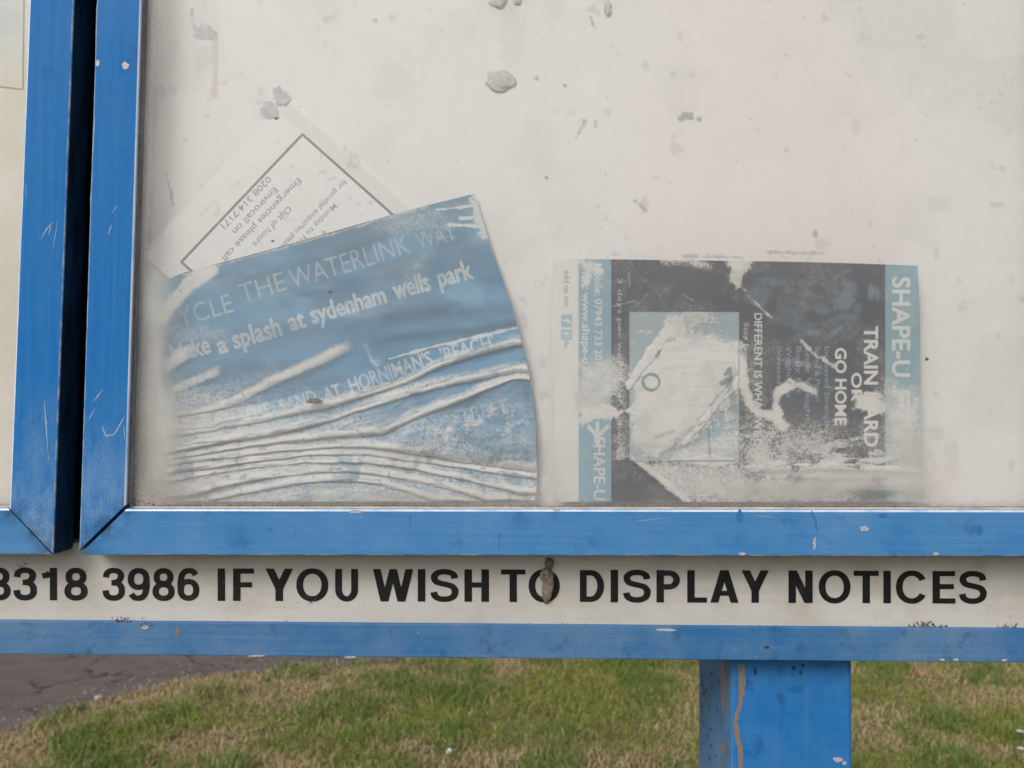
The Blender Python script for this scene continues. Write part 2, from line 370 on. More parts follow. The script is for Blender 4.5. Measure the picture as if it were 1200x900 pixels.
def isect(p, q, r, s):
    x1, y1, x2, y2, x3, y3, x4, y4 = *p, *q, *r, *s
    D = (x1 - x2) * (y3 - y4) - (y1 - y2) * (x3 - x4); a = x1 * y2 - y1 * x2; b = x3 * y4 - y3 * x4
    return ((a * (x3 - x4) - (x1 - x2) * b) / D, (a * (y3 - y4) - (y1 - y2) * b) / D)
def inset(q, w):                                         # q counter-clockwise (x, z)
    L = []
    for i in range(4):
        a, b = Vector(q[i]), Vector(q[(i + 1) % 4]); n = Vector((-(b - a).y, (b - a).x)).normalized()
        L.append((a + n * w, b + n * w))
    return [isect(*L[i - 1], *L[i]) for i in range(4)]
FW = .0268
SECT = [(0, .022), (0, .004), (0, .0009), (.0003, .0003), (.0009, 0), (FW - .0012, 0), (FW - .0004, .0003), (FW, .0011), (FW, .0068), (FW, .022)]
def frame_members(q, qi, door, gaps):
    names = ['rail', 'stile', 'rail', 'stile']            # bottom, right, top, left
    for i in range(4):
        j = (i + 1) % 4; A, B = Vector(q[i]), Vector(q[j]); a, b = Vector(qi[i]), Vector(qi[j]); u = (B - A).normalized()
        vs = []; ns = len(SECT)
        for s, y in SECT:
            t = s / FW; p = A.lerp(a, t) + u * gaps[i][0]; vs.append((p.x, y, p.y))
        for s, y in SECT:
            t = s / FW; p = B.lerp(b, t) - u * gaps[i][1]; vs.append((p.x, y, p.y))
        fs = []; mi = []
        for kx in range(ns - 1):
            fs.append((kx, kx + 1, ns + kx + 1, ns + kx))
            mi.append({0: 4, 1: 4 if i % 2 else 0, 2: 1, 3: 1, 4: 0, 5: 2, 6: 2, 7: 3, 8: 5}[kx])
        fs.append((ns - 1, 0, ns, 2 * ns - 1)); mi.append(0)
        fs.append(tuple(range(ns))); mi.append(0); fs.append(tuple(range(2 * ns - 1, ns - 1, -1))); mi.append(0)
        bm = bmesh.new(); bv = [bm.verts.new(x) for x in vs]
        for f_, m_ in zip(fs, mi): fc = bm.faces.new([bv[x] for x in f_]); fc.material_index = m_
        bmesh.ops.recalc_face_normals(bm, faces=bm.faces[:])
        bm.verts.index_update(); mi = [f_.material_index for f_ in bm.faces]; fs = [[x.index for x in f_.verts] for f_ in bm.faces]; bm.free()
        mk(names[i], vs, fs, [M['blue_v'] if i % 2 else M['blue_h'], M['edge'], M['lip'], M['inner'], M['grimy'], M['inwall']], door, mats=mi)
def gasket(qi, door):
    q2 = inset(qi, .0009)
    for i in range(4):
        j = (i + 1) % 4; vs = []
        for (x, z) in (qi[i], qi[j]):
            for y in (.0048, YP - .0001): vs.append((x, y, z))
        for (x, z) in (q2[i], q2[j]):
            for y in (.0056, YP - .0001): vs.append((x, y, z))
        mk('gasket', vs, [(0, 2, 6, 4), (4, 6, 7, 5), (0, 4, 5, 1), (2, 3, 7, 6)], M['gasket'] if i % 2 else M['bead'], door)
def lineY0(p, q, py): t = (py - p[1]) / (q[1] - p[1]); v = onY(p[0] + (q[0] - p[0]) * t, py, 0.0); return (v[0], v[2])
def pt(px, py, Y=0.0): v = onY(px, py, Y); return (v[0], v[2])

qR = [pt(92, 650.6), pt(1288, 652.3), pt(1282, -420), lineY0((113, 0), (92, 646), -420)]
qL = [pt(-1100, 647.5), pt(62.2, 650), lineY0((86.5, 0), (62.2, 648), -420), pt(-1080, -420)]
qRi, qLi = inset(qR, FW), inset(qL, FW)
door_r = empty('door', ((qR[0][0] + qR[1][0]) / 2, .011, qR[0][1]), board); door_r['label'] = 'door glazed over crumpled papers'
door_l = empty('door', ((qL[0][0] + qL[1][0]) / 2, .011, qL[0][1]), board); door_l['label'] = 'neighbouring door across the dark gap'
frame_members(qR, qRi, door_r, [(.0002, 0), (0, 0), (0, 0), (0, .0027)])
frame_members(qL, qLi, door_l, [(0, .0006), (.0006, 0), (0, 0), (0, 0)])
gasket(qRi, door_r); gasket(qLi, door_l)

# ---- carcass behind the doors
zb = onY(100, 645, .024)[2]; zt = qR[3][1]
box('cabinet_back', (qL[0][0] + .004, .052, zb - .002), (qR[1][0] - .004, .075, zt), M['dark'], board)
box('cabinet_side', (qL[0][0] + .002, .0235, zb), (qL[0][0] + .012, .0518, zt), M['blue_v'], board)
box('cabinet_side', (qR[1][0] - .012, .0235, zb), (qR[1][0] - .002, .0518, zt), M['blue_v'], board)
box('cabinet_top', (qL[0][0] - .01, -.006, zt + .001), (qR[1][0] + .01, .078, zt + .03), M['blue_h'], board, .003)
xm0 = qLi[1][0] + .012; xm1 = qRi[0][0] - .012
box('cabinet_floor', (qL[0][0] + .013, .0236, zb + .001), (xm0 - .002, .0515, zb + .012), M['dark'], board)
box('cabinet_floor', (xm1 + .002, .0236, zb + .001), (qR[1][0] - .013, .0515, zb + .012), M['dark'], board)

# ---- white panels (paint stains, rust streaks and old glue marks belong to the panel)
def panel(name, x0, x1, z0, z1, step, parent, stains=True):
    nu = int((x1 - x0) / step) + 1; nv = int((z1 - z0) / step) + 1
    Xw, Zw = np.meshgrid(np.linspace(x0, x1, nu), np.linspace(z0, z1, nv))
    # design pixels of each point
    P = np.stack([Xw, np.full_like(Xw, YPANEL), Zw], -1) - CL; c = P @ CR
    px = 600 + F_PX * c[..., 0] / -c[..., 2]; py = 450 - F_PX * c[..., 1] / -c[..., 2]
    col = np.ones(px.shape + (3,)) * np.array([.90, .885, .873])
    t = fbm(px, py, 420, 51, 4); col = mixc(col, (.875, .878, .87), sm(.45, .65, t))
    t = fbm(px, py, 300, 57, 4); col = mixc(col, (.90, .86, .84), sm(.42, .66, t) * (sm(500, 1000, px) * .9 + .1))
    t = fbm(px, py, 90, 53, 5); col = mixc(col, (.76, .75, .735), sm(.56, .72, t) * .4)
    t = fbm(px, py, 22, 63, 5, .6); col = mixc(col, (.55, .55, .56), sm(.72, .80, t) * .4)
    t = fbm(px, py, 5.0, 65, 3, .6); col = mixc(col, (.36, .36, .36), sm(.86, .90, t) * .7)
    if not stains: col = mixc(col, (.72, .67, .55), .35 + .5 * sm(.35, .65, fbm(px, py * .5, 60, 59, 4)))
    if stains:
        nz = fbm(px, py, 7, 71, 4, .6) - .5
        for (x, y, rx, ry, a, cc) in [(205, 52, 8, 11, .3, (.6, .6, .62)), (188, 108, 10, 8, .45, (.56, .56, .60)), (203, 105, 5, 6, .4, (.6, .6, .62)),
              (243, 20, 20, 40, .20, (.62, .64, .63)), (600, 40, 20, 45, .22, (.66, .63, .58)), (460, 100, 28, 30, .15, (.62, .62, .60)), (650, 10, 16, 18, .18, (.64, .61, .56)),
              (805, 136, 9, 6, .95, (.42, .43, .43)), (820, 140, 4, 3, .9, (.44, .45, .45)), (1003, 150, 6, 10, .3, (.55, .56, .54)), (955, 275, 4, 6, .8, (.42, .42, .43)), (962, 285, 9, 8, .4, (.6, .59, .58)),
              (1100, 240, 14, 12, .25, (.60, .57, .55)), (1170, 240, 9, 4, .4, (.55, .54, .53)), (755, 240, 6, 10, .5, (.6, .6, .57)), (797, 138, 4, 3, .8, (.46, .46, .46)), (640, 208, 2.4, 2.4, .9, (.3, .3, .32)), (238, 70, 12, 16, .4, (.64, .63, .58)),
              (662, 100, 3, 2, .9, (.4, .41, .42)), (629, 92, 3, 2, .8, (.45, .46, .45)), (698, 145, 3, 6, .6, (.55, .55, .53)), (440, 24, 3, 3, .7, (.45, .46, .46)), (1097, 508, 12, 10, .35, (.6, .58, .53)), (1115, 540, 10, 26, .3, (.62, .59, .54))]:
            g = gau(px, py, x, y, rx, ry); col = mixc(col, cc, np.clip(sm(.30, .62, g + nz * .9) * a, 0, 1))
        d = dpoly(px, py, [(252, 40), (252.5, 80), (252, 112)]); col = mixc(col, (.66, .56, .42), sm(4.5, 2.5, d + nz * 3) * .55)
        for pl in ([(225, 12), (224, 25), (229, 34)], [(692, 20), (697, 33)], [(675, 163), (685, 142)], [(298, 160), (308, 148)], [(230, 232), (248, 212)], [(195, 205), (203, 240)], [(800, 300), (870, 302)], [(900, 296), (965, 297)], [(745, 236), (757, 247)]):
            d = dpoly(px, py, pl); col = mixc(col, (.34, .34, .35), sm(2.3, .6, d + nz * 6) * .6)
        sp = (rng.random(px.shape) > .93) * gau(px, py, 705, 298, 35, 4) + (rng.random(px.shape) > .95) * gau(px, py, 900, 299, 70, 4)
        col = mixc(col, (.36, .40, .43), np.clip(sp, 0, 1) * .9)
    v = np.stack([Xw, np.full_like(Xw, YPANEL), Zw], -1).reshape(-1, 3)
    f = gridfaces(nu, nv)[:, ::-1]
    return mk(name, v, f, M['panel'], parent, col={'ink': col.reshape(-1, 3)})
ztop = qRi[2][1] + .008
panel('back_panel', xm1, qRi[1][0] + .008, qRi[0][1] - .008, ztop, .001, board)
panel('back_panel', qLi[0][0] - .008, xm0, qLi[0][1] - .008, ztop, .0022, board, False)

# ---- dirty acrylic panes
def pane(qi, door, step, foggy):
    q = inset(qi, -.004); xs = [p[0] for p in q]; zs = [p[1] for p in q]; x0, x1, z0, z1 = min(xs), max(xs), min(zs), max(zs)
    nu = int((x1 - x0) / step) + 1; nv = int((z1 - z0) / step) + 1
    Xw, Zw = np.meshgrid(np.linspace(x0, x1, nu), np.linspace(z0, z1, nv))
    P = np.stack([Xw, np.full_like(Xw, YP), Zw], -1) - CL; c = P @ CR
    px = 600 + F_PX * c[..., 0] / -c[..., 2]; py = 450 - F_PX * c[..., 1] / -c[..., 2]
    L = np.full(px.shape, 1e9); E = []
    for i in range(4):
        a = np.array(qi[i]); b = np.array(qi[(i + 1) % 4]); n = np.array([-(b - a)[1], (b - a)[0]]); n /= np.hypot(*n)
        E.append(((Xw - a[0]) * n[0] + (Zw - a[1]) * n[1]) / .0005)       # px-sized units from each edge
    bot, rgt, top, lft = E
    n1 = fbm(px, py, 60, 81, 5); n2 = fbm(px, py, 12, 83, 4, .6)
    dirt = .115 + .10 * (n1 - .5)
    speck = np.zeros(px.shape)
    cc = np.ones(px.shape + (3,)) * np.array([.80, .785, .76])
    eg = np.exp(-lft / 13) * .50 + np.exp(-rgt / 12) * .25
    dirt = dirt + eg * (.5 + n1); cc = mixc(cc, (.40, .385, .36), np.clip(eg * 1.5, 0, 1))
    be = np.exp(-np.clip(bot, 0, None) / 9); dirt = dirt + be * .42 * (.4 + n2 * 1.2); cc = mixc(cc, (.36, .325, .28), np.clip(be * 1.1, 0, 1))
    speck += np.exp(-np.clip(bot - 1, 0, None) / 3.6) * 1.15 + np.exp(-np.clip(lft, 0, None) / 6) * .45 * sm(330, 520, py)
    corner = np.exp(-np.hypot(lft, bot) / 30); dirt += corner * .35; speck += corner * .5
    if foggy:
        for (x, y, rx, ry, a, fc) in [(182, 350, 20, 45, .50, (.66, .645, .62)), (188, 520, 17, 75, .75, (.55, .53, .49)), (180, 420, 12, 60, .55, (.50, .48, .45)), (200, 575, 40, 22, .30, (.44, .41, .37)), (641, 560, 14, 45, .25, (.55, .52, .48)),
                (1010, 562, 90, 13, .55, (.60, .58, .54)), (900, 574, 80, 12, .35, (.50, .49, .46)), (1080, 550, 22, 40, .28, (.62, .58, .52)), (1060, 520, 30, 30, .25, (.62, .60, .55)), (440, 582, 160, 10, .28, (.48, .46, .42))]:
            g = gau(px, py, x, y, rx, ry) * (.75 + .5 * n1); dirt = dirt + g * a * (1 - np.clip(dirt, 0, .9)); cc = mixc(cc, fc, np.clip(g, 0, 1) * .7)
    dirt = np.clip(dirt, 0, .95)
    nvt = nu * nv; vf = np.stack([Xw, np.full_like(Xw, YP), Zw], -1).reshape(-1, 3)
    bk = np.array([(x0, YP + .003, z0), (x1, YP + .003, z0), (x1, YP + .003, z1), (x0, YP + .003, z1)])
    f = gridfaces(nu, nv)[:, ::-1]
    c0, c1, c2, c3 = 0, nu - 1, nvt - 1, nvt - nu
    extra = np.array([(nvt, nvt + 3, nvt + 2, nvt + 1), (c0, nvt, nvt + 1, c1), (c1, nvt + 1, nvt + 2, c2), (c2, nvt + 2, nvt + 3, c3), (c3, nvt + 3, nvt, c0)])
    z4 = np.zeros(4); mats = np.r_[np.zeros(len(f)), np.ones(5)].astype(int)
    o = mk('pane', np.r_[vf, bk], np.r_[f, extra], [M['pane'], M['clear']], door, mats=mats,
           col={'dirt': np.r_[dirt.ravel(), z4], 'speck': np.r_[speck.ravel(), z4], 'dirt_colour': np.r_[cc.reshape(-1, 3), np.ones((4, 3)) * .5]})
    o['label'] = 'scratched acrylic pane hazed with dirt'
    return o
pane(qRi, door_r, .001, True); pane(qLi, door_l, .0022, False)

# ---- lettered strip, lower rail, posts
def slab(name, pxs, Y0, Y1, mat, parent, bev=.0006):       # a bar whose front face has the given pixel corners on plane Y0
    fr = [onY(x, y, Y0) for x, y in pxs]; vs = [tuple(p) for p in fr] + [(p[0], Y1, p[2]) for p in fr]
    bm = bmesh.new(); b = [bm.verts.new(v) for v in vs]
    for f in ((0, 1, 2, 3), (7, 6, 5, 4), (0, 4, 5, 1), (1, 5, 6, 2), (2, 6, 7, 3), (3, 7, 4, 0)): bm.faces.new([b[i] for i in f])
    bmesh.ops.recalc_face_normals(bm, faces=bm.faces[:])
    if bev: bmesh.ops.bevel(bm, geom=bm.edges[:], offset=bev, segments=2, affect='EDGES', profile=.5)
    return bmobj(name, bm, mat, parent)
strip = slab('text_panel', [(-1080, 732), (1270, 743), (1270, 641), (-1080, 632)], YSTRIP, YSTRIP + .02, M['strip'], board)
strip['label'] = 'off white strip with black capital lettering'
# (the strip's own top tucks behind the doors)
low = slab('bottom_rail', [(-1090, 757.5), (1290, 777.3), (1290, 737.6), (-1090, 718.4)], YLOW, .062, M['blue_low'], board, .0007)
xl = onY(857.5, 830, YPOST)[0]; xr = onY(999, 830, YPOST)[0]; zpt = onY(900, 765, YPOST)[2]
def post(xa, xb):
    return box('post', (xa, YPOST, -.25), (xb, YPOST + .094, zpt), M['blue_post'], board, .0022)
p_r = post(xl, xr)
p_r.data.materials.append(M['blue_flank'])                # the flank is coloured paler and greyer than the front
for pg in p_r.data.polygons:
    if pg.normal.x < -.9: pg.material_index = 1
p_r['label'] = 'square blue post with peeling brown streaks'
xc = foot.x - ((xl + xr) / 2 - foot.x); post(xc - (xr - xl) / 2, xc + (xr - xl) / 2)

# ---- stroke letters, cut from black vinyl
T_ = .185
def arc(cx, cy, rx, ry, a0, a1, n=22, e=2.25):
    out = []
    for i in range(n + 1):
        a = RAD(a0 + (a1 - a0) * i / n); c, s = math.cos(a), math.sin(a)
        out.append((cx + rx * math.copysign(abs(c) ** (2 / e), c), cy + ry * math.copysign(abs(s) ** (2 / e), s)))
    return out
def spl(pts, n=7):
    P = [pts[0]] + list(pts) + [pts[-1]]; out = []
    for i in range(1, len(P) - 2):
        for q in range(n):
            t = q / n; out.append(tuple(.5 * (2 * P[i][k] + (P[i + 1][k] - P[i - 1][k]) * t + (2 * P[i - 1][k] - 5 * P[i][k] + 4 * P[i + 1][k] - P[i + 2][k]) * t * t + (3 * P[i][k] - P[i - 1][k] - 3 * P[i + 1][k] + P[i + 2][k]) * t ** 3) for k in (0, 1)))
    return out + [pts[-1]]
h = T_ / 2
O8 = lambda cx, cy, rx, ry: (arc(cx, cy, rx, ry, 0, 360, 44), True)
S_ = [(.60, .715), (.565, .84), (.46, .905), (.34, .922), (.21, .90), (.115, .815), (.10, .715), (.155, .61), (.27, .56), (.40, .525), (.53, .475), (.60, .37), (.605, .275), (.565, .165), (.465, .095), (.345, .075), (.21, .098), (.115, .175), (.085, .295)]
TH = .158                                                # horizontal strokes are a little thinner than stems
def bar(x0, y0, x1, y1): return ([(x0, y0), (x1, y0), (x1, y1), (x0, y1)], 'p')
def dia(xb, xt, w, y0=0, y1=1): return ([(xb, y0), (xb + w, y0), (xt + w, y1), (xt, y1)], 'p')   # slanted stem cut off level
GL = {  # advance width, strokes: (points, closed) or (outline, 'p')
 'I': (.27, [bar(.04, 0, .04 + T_, 1)]),
 'F': (.60, [bar(.08, 0, .08 + T_, 1), bar(.08 + T_, 1 - TH, .60, 1), bar(.08 + T_, .42, .55, .42 + TH)]),
 'E': (.66, [bar(.08, 0, .08 + T_, 1), bar(.08 + T_, 1 - TH, .64, 1), bar(.08 + T_, .44, .61, .44 + TH), bar(.08 + T_, 0, .65, TH)]),
 'L': (.58, [bar(.08, 0, .08 + T_, 1), bar(.08 + T_, 0, .57, TH)]),
 'H': (.74, [bar(.07, 0, .07 + T_, 1), bar(.67 - T_, 0, .67, 1), bar(.07 + T_, .44, .67 - T_, .44 + TH)]),
 'T': (.62, [bar(0, 1 - TH, .62, 1), bar(.31 - h, 0, .31 + h, 1 - TH)]),
 'Y': (.68, [bar(.34 - h, 0, .34 + h, .40), dia(.34 - h, .0, .205, .37, 1), dia(.34 + h - .205, .68 - .205, .205, .37, 1)]),
 'W': (.98, [dia(.185, .0, .185), dia(.20, .405, .175), dia(.60, .405, .175), dia(.605, .795, .185)]),
 'N': (.74, [bar(.07, 0, .07 + T_, 1), bar(.67 - T_, 0, .67, 1), dia(.67 - .205, .07, .205)]),
 'A': (.70, [dia(.0, .245, .195), dia(.505, .26, .195), bar(.20, .215, .50, .215 + TH * .95)]),
 'U': (.74, [([(.08 + h, 1), (.08 + h, .36)] + [(.37 + .1975 * -math.cos(RAD(a)), .36 - .285 * math.sin(RAD(a))) for a in range(8, 180, 8)] + [(.66 - h, .36), (.66 - h, 1)], 0)]),
 'D': (.74, [([(.08 + h, h), (.36, h)] + [(.36 + .2475 * math.sin(RAD(a)), .5 - (.5 - h) * math.cos(RAD(a))) for a in range(8, 180, 8)] + [(.36, 1 - h), (.08 + h, 1 - h)], 1)]),
 'P': (.68, [bar(.07, 0, .07 + T_, 1), ([(.07 + T_, 1 - h), (.38, 1 - h)] + [(.38 + .19 * math.sin(RAD(a)), .695 + (.305 - h) * math.cos(RAD(a))) for a in range(10, 180, 10)] + [(.38, .39 + h), (.07 + T_, .39 + h)], 0)]),
 'O': (.80, [(arc(.40, .5, .31, .43, 0, 360, 48, 2.1), 1)]),
 'C': (.76, [(arc(.40, .5, .31, .43, 30, 330, 44, 2.1), 0)]),
 'S': (.69, [(spl(S_), 0)]),
 '1': (.56, [bar(.355 - h, 0, .355 + h, 1), ([(.07, .75), (.20, .775), (.265, .85)], 0)]),
 '8': (.60, [(arc(.30, .725, .185, .195, 0, 360, 40), 1), (arc(.30, .285, .215, .21, 0, 360, 40), 1)]),
 '3': (.60, [(spl([(.09, .71), (.115, .83), (.19, .905), (.30, .925), (.41, .90), (.485, .825), (.49, .71), (.43, .60), (.33, .555), (.24, .55)]), 0), (spl([(.24, .548), (.38, .535), (.48, .46), (.515, .345), (.505, .20), (.42, .105), (.30, .075), (.18, .10), (.105, .18), (.08, .31)]), 0)]),
 '9': (.60, [(arc(.30, .665, .21, .255, 0, 360, 40), 1), (spl([(.508, .66), (.515, .45), (.48, .23), (.40, .11), (.29, .075), (.18, .10), (.10, .20)]), 0)]),
 '6': (.60, [(arc(.30, .335, .21, .255, 0, 360, 40), 1), (spl([(.092, .34), (.085, .55), (.12, .77), (.20, .89), (.31, .925), (.42, .90), (.50, .80)]), 0)]),
}
GL['0'] = (.60, [(arc(.30, .5, .21, .42, 0, 360, 44), 1)])
def ribbon(pts, closed, w):
    P = [Vector(p) for p in pts]
    if closed and (P[0] - P[-1]).length < 1e-6: P.pop()
    n = len(P); Lf, Rt = [], []
    for i in range(n):
        a = P[i - 1] if (i > 0 or closed) else None; b = P[(i + 1) % n] if (i < n - 1 or closed) else None
        d1 = (P[i] - a).normalized() if a is not None else None; d2 = (b - P[i]).normalized() if b is not None else None
        if d1 is None: d1 = d2
        if d2 is None: d2 = d1
        n1 = Vector((-d1.y, d1.x)); n2 = Vector((-d2.y, d2.x)); m = (n1 + n2).normalized(); k_ = min(1 / max(m.dot(n1), .3), 2)
        Lf.append(P[i] + m * w / 2 * k_); Rt.append(P[i] - m * w / 2 * k_)
    q = range(n if closed else n - 1)
    return Lf + Rt, [(i, (i + 1) % n, n + (i + 1) % n, n + i) for i in q]
def clip01(p): return (p[0], min(max(p[1], -.012), 1.012))
def word(text, x0, x1, yb, cap, Y):
    # lay out with advances, then fit the ink between x0 and x1 (photo pixels on the strip)
    pen = 0; vs = []; fs = []; lay = 0; lo, hi = 1e9, -1e9
    for ch in text:
        adv, strokes = GL[ch]
        for si, (pts, cl) in enumerate(strokes):
            v, f = (pts, [tuple(range(len(pts)))]) if cl == 'p' else ribbon(pts, cl, .168); base = len(vs)
            for q in v:
                x, z = clip01(q); x += pen; lo = min(lo, x); hi = max(hi, x); vs.append((x, z, si))
            fs += [tuple(base + i for i in t) for t in f]
        pen += adv + .075
    out = []
    for x, z, si in vs:
        u = (x - lo) / (hi - lo); px = x0 + (x1 - x0) * u; py = yb + (px / 1200) * 4.3 - z * cap
        p = onY(px, py, Y - .00025 - .00004 * si); out.append(tuple(p))
    return mk('lettering', out, fs, M['vinyl'], strip)
for text, a, b in (('8318', -15, 102.5), ('3986', 120, 233.5), ('IF', 255, 297.5), ('YOU', 311, 419.5), ('WISH', 437, 573), ('TO', 587, 656), ('DISPLAY', 679.5, 901), ('NOTICES', 924, 1156.5)):
    word(text, a, b, 703.2, 38.0, YSTRIP)

# ---- paint chips, scratches and flaking on the blue paint
def chip(name, cx, cy, rx, ry, Y, mat, parent, seed, n=14, ang=0, jag=.35, lift=.00018):
    r = random.Random(seed); out = []; ca, sa = math.cos(ang), math.sin(ang)
    for i in range(n):
        a = 2 * math.pi * i / n; q = 1 - jag * r.random(); x = rx * q * math.cos(a); y = ry * q * math.sin(a)
        out.append(tuple(onY(cx + x * ca - y * sa, cy + x * sa + y * ca, Y - lift)))
    return mk(name, out, [tuple(range(n))], mat, parent)
def sliver(name, pts, wpx, Y, mat, parent, seed, lift=.00015):      # a scratch or drip following a line
    r = random.Random(seed); P = []; n = max(6, int(sum(math.dist(a, b) for a, b in zip(pts[:-1], pts[1:])) / 2.2))
    d = [0]
    for a, b in zip(pts[:-1], pts[1:]): d.append(d[-1] + math.dist(a, b))
    Ls, Rs = [], []
    for i in range(n + 1):
        t = d[-1] * i / n; x = np.interp(t, d, [p[0] for p in pts]); y = np.interp(t, d, [p[1] for p in pts]); t2 = min(t + .5, d[-1]); t1 = max(t - .5, 0)
        dx = np.interp(t2, d, [p[0] for p in pts]) - np.interp(t1, d, [p[0] for p in pts]); dy = np.interp(t2, d, [p[1] for p in pts]) - np.interp(t1, d, [p[1] for p in pts]); L = math.hypot(dx, dy) or 1
        w_ = (np.interp(i / n, np.linspace(0, 1, len(wpx)), wpx)) / 2; nx, ny = -dy / L, dx / L
        wa, wb = w_ * r.uniform(.65, 1.2), w_ * r.uniform(.65, 1.2)
        Ls.append(tuple(onY(x + nx * wa, y + ny * wa, Y - lift))); Rs.append(tuple(onY(x - nx * wb, y - ny * wb, Y - lift)))
    m = n + 1
    return mk(name, Ls + Rs, [(i, i + 1, m + i + 1, m + i) for i in range(n)], mat, parent)
for i, (x, y, rx, ry, mt) in enumerate([(147, 77, 4.6, 5.6, 'bare'), (114.6, 74, 2.6, 5, 'bare'), (1013, 619.5, 6.6, 4.2, 'bare'), (954.5, 637, 2.3, 8.5, 'bare'), (870, 649, 6, 2.2, 'bare'), (1097, 649, 4, 2.6, 'bare'), (652, 597.3, 5, 1.8, 'bare'),
        (417, 599.5, 10, 2.6, 'bare'), (867, 604, 5, 8, 'dab'), (1147, 621, 6, 7, 'dab'), (585, 628, 2.8, 3.6, 'dab'), (1035, 604, 6, 3, 'dab'), (317, 620, 3, 3.6, 'dab'), (148, 614, 2.6, 3, 'dab')]):
    chip('paint_chip', x, y, rx, ry, 0, M[mt], door_r, 100 + i)
for i, (pts, wd, mt) in enumerate([([(951, 598), (956, 612), (957, 622)], [1.5, 3, 1], 'dab'), ([(585, 632), (584, 645)], [.6, 1.2, .6], 'dab'), ([(345, 623), (346, 632)], [1, 2, 1], 'dab'), ([(480, 604), (481, 616)], [1, 1.6, .5], 'dab'),
        ([(745, 611), (770, 608), (776, 608)], [.5, 1, .3], 'bare'), ([(110, 470), (121, 456)], [.6, 1.6, .4], 'bare'), ([(104, 492), (112, 478)], [.4, 1.3, .4], 'bare'), ([(120, 500), (124, 511), (134, 509), (142, 495), (146, 488)], [.8, 2.2, 1.4, 2, .6], 'bare'),
        ([(145, 498), (146, 515)], [.6, 1.2, .4], 'bare'), ([(127, 275), (131, 262)], [.4, 1.6, .4], 'bare'), ([(131, 250), (138, 240)], [.3, 1.2, .3], 'bare'), ([(113.5, 5), (112, 68)], [.6, 1.0, .6], 'bare'), ([(111, 135), (108, 195)], [.5, 1.6, .9, 1.2, .4], 'bare'), ([(107, 215), (106, 250)], [.4, 1.5, .5], 'bare'),
        ([(885, 604), (905, 606)], [.3, .9, .3], 'bare'), ([(560, 650), (700, 650.4)], [.3, .8, .4, .9, .3], 'dab')]):
    sliver('scratch', pts, wd, 0, M['scuff' if mt == 'bare' else mt], door_r, 200 + i)
for i, (pts, wd) in enumerate([([(48, 280), (55, 268), (62, 260)], [.4, 1.8, .5]), ([(57, 276), (60, 262)], [.4, 1.4, .3]), ([(62, 292), (68, 258)], [.3, .9, .3]), ([(30, 215), (31, 232)], [.3, .9, .3]), ([(52, 470), (57, 540)], [.5, 2.0, 1, .4])]):
    sliver('scratch', pts, wd, 0, M['scuff'], door_l, 240 + i)
# post: brown drips where the paint has run off, dark pits
sliver('paint_drip', [(868, 778), (869.5, 800), (868, 822), (862, 845), (864, 862), (868, 880), (867.5, 905)], [9, 8, 6.5, 5, 7, 6, 5], YPOST, M['primer'], p_r, 301)
def side_sliver(name, pts, wpx, mat, seed):            # the same on the post's left flank: pixel rays met with the plane X = xl
    r = random.Random(seed); Ls, Rs = [], []; n = 14; ys = np.linspace(pts[0][1], pts[-1][1], n)
    for i, y in enumerate(ys):
        x = np.interp(y, [p[1] for p in pts], [p[0] for p in pts]); w_ = np.interp(i / (n - 1), np.linspace(0, 1, len(wpx)), wpx) / 2
        for s, L in ((-1, Ls), (1, Rs)):
            d_ = rays(x + s * w_ * r.uniform(.7, 1.2), y); t = (xl - .0002 - CL[0]) / d_[0]; L.append(tuple(CL + d_ * t))
    return mk(name, Ls + Rs, [(i, i + 1, n + i + 1, n + i) for i in range(n - 1)], mat, p_r)
side_sliver('paint_drip', [(847, 776), (848.5, 800), (848, 844)], [6, 6.5, 5, 1], M['primer'], 311)
side_sliver('paint_drip', [(847.5, 865), (848, 878), (848.5, 888)], [2, 6, 2], M['primer'], 312)
side_sliver('paint_drip', [(844, 889), (846, 915)], [2, 5], M['primer'], 313)
rr = random.Random(9)
for i in range(16):
    x, y = rr.uniform(822, 842), rr.uniform(782, 898); side_sliver('paint_flake', [(x, y), (x + rr.uniform(-1, 1), y + rr.uniform(2, 7))], [.6, rr.uniform(.8, 2), .5], M['flake'], 330 + i)
for i, (x, y, rx, ry, mt) in enumerate([(885, 787, 2.5, 6, 'flake'), (930, 783, 3, 3, 'flake'), (938, 788, 2, 3, 'flake'), (928, 790, 1.6, 1.8, 'flake'), (941, 780, 2, 2, 'flake'), (880, 850, 2.2, 2.6, 'dab'), (884, 853, 1.6, 1.8, 'dab'), (982, 890, 7, 4, 'bare'), (990, 894, 3, 3, 'bare'), (868, 790, 7, 6, 'dab'), (861, 797, 3, 9, 'dab')]):
    chip('paint_flake', x, y, rx, ry, YPOST, M[mt], p_r, 400 + i, lift=.0001 if mt == 'dab' else .00024)
for i, (x, y, rx, ry, mt) in enumerate([(898.5, 758.5, 3.6, 1.9, 'flake'), (411, 770, 9, 1.6, 'bare'), (1104, 773, 4, 1.8, 'bare'), (1120, 773, 4, 2.2, 'bare'), (1177, 773.6, 4, 1.8, 'bare'), (208, 741, 3, 8, 'primer'), (300, 768.6, 12, 1.4, 'bare'), (780, 738, 14, 2, 'bare'), (170, 735, 5, 3, 'bare')]):
    chip('paint_flake', x, y, rx, ry, YLOW, M[mt], board, 430 + i)

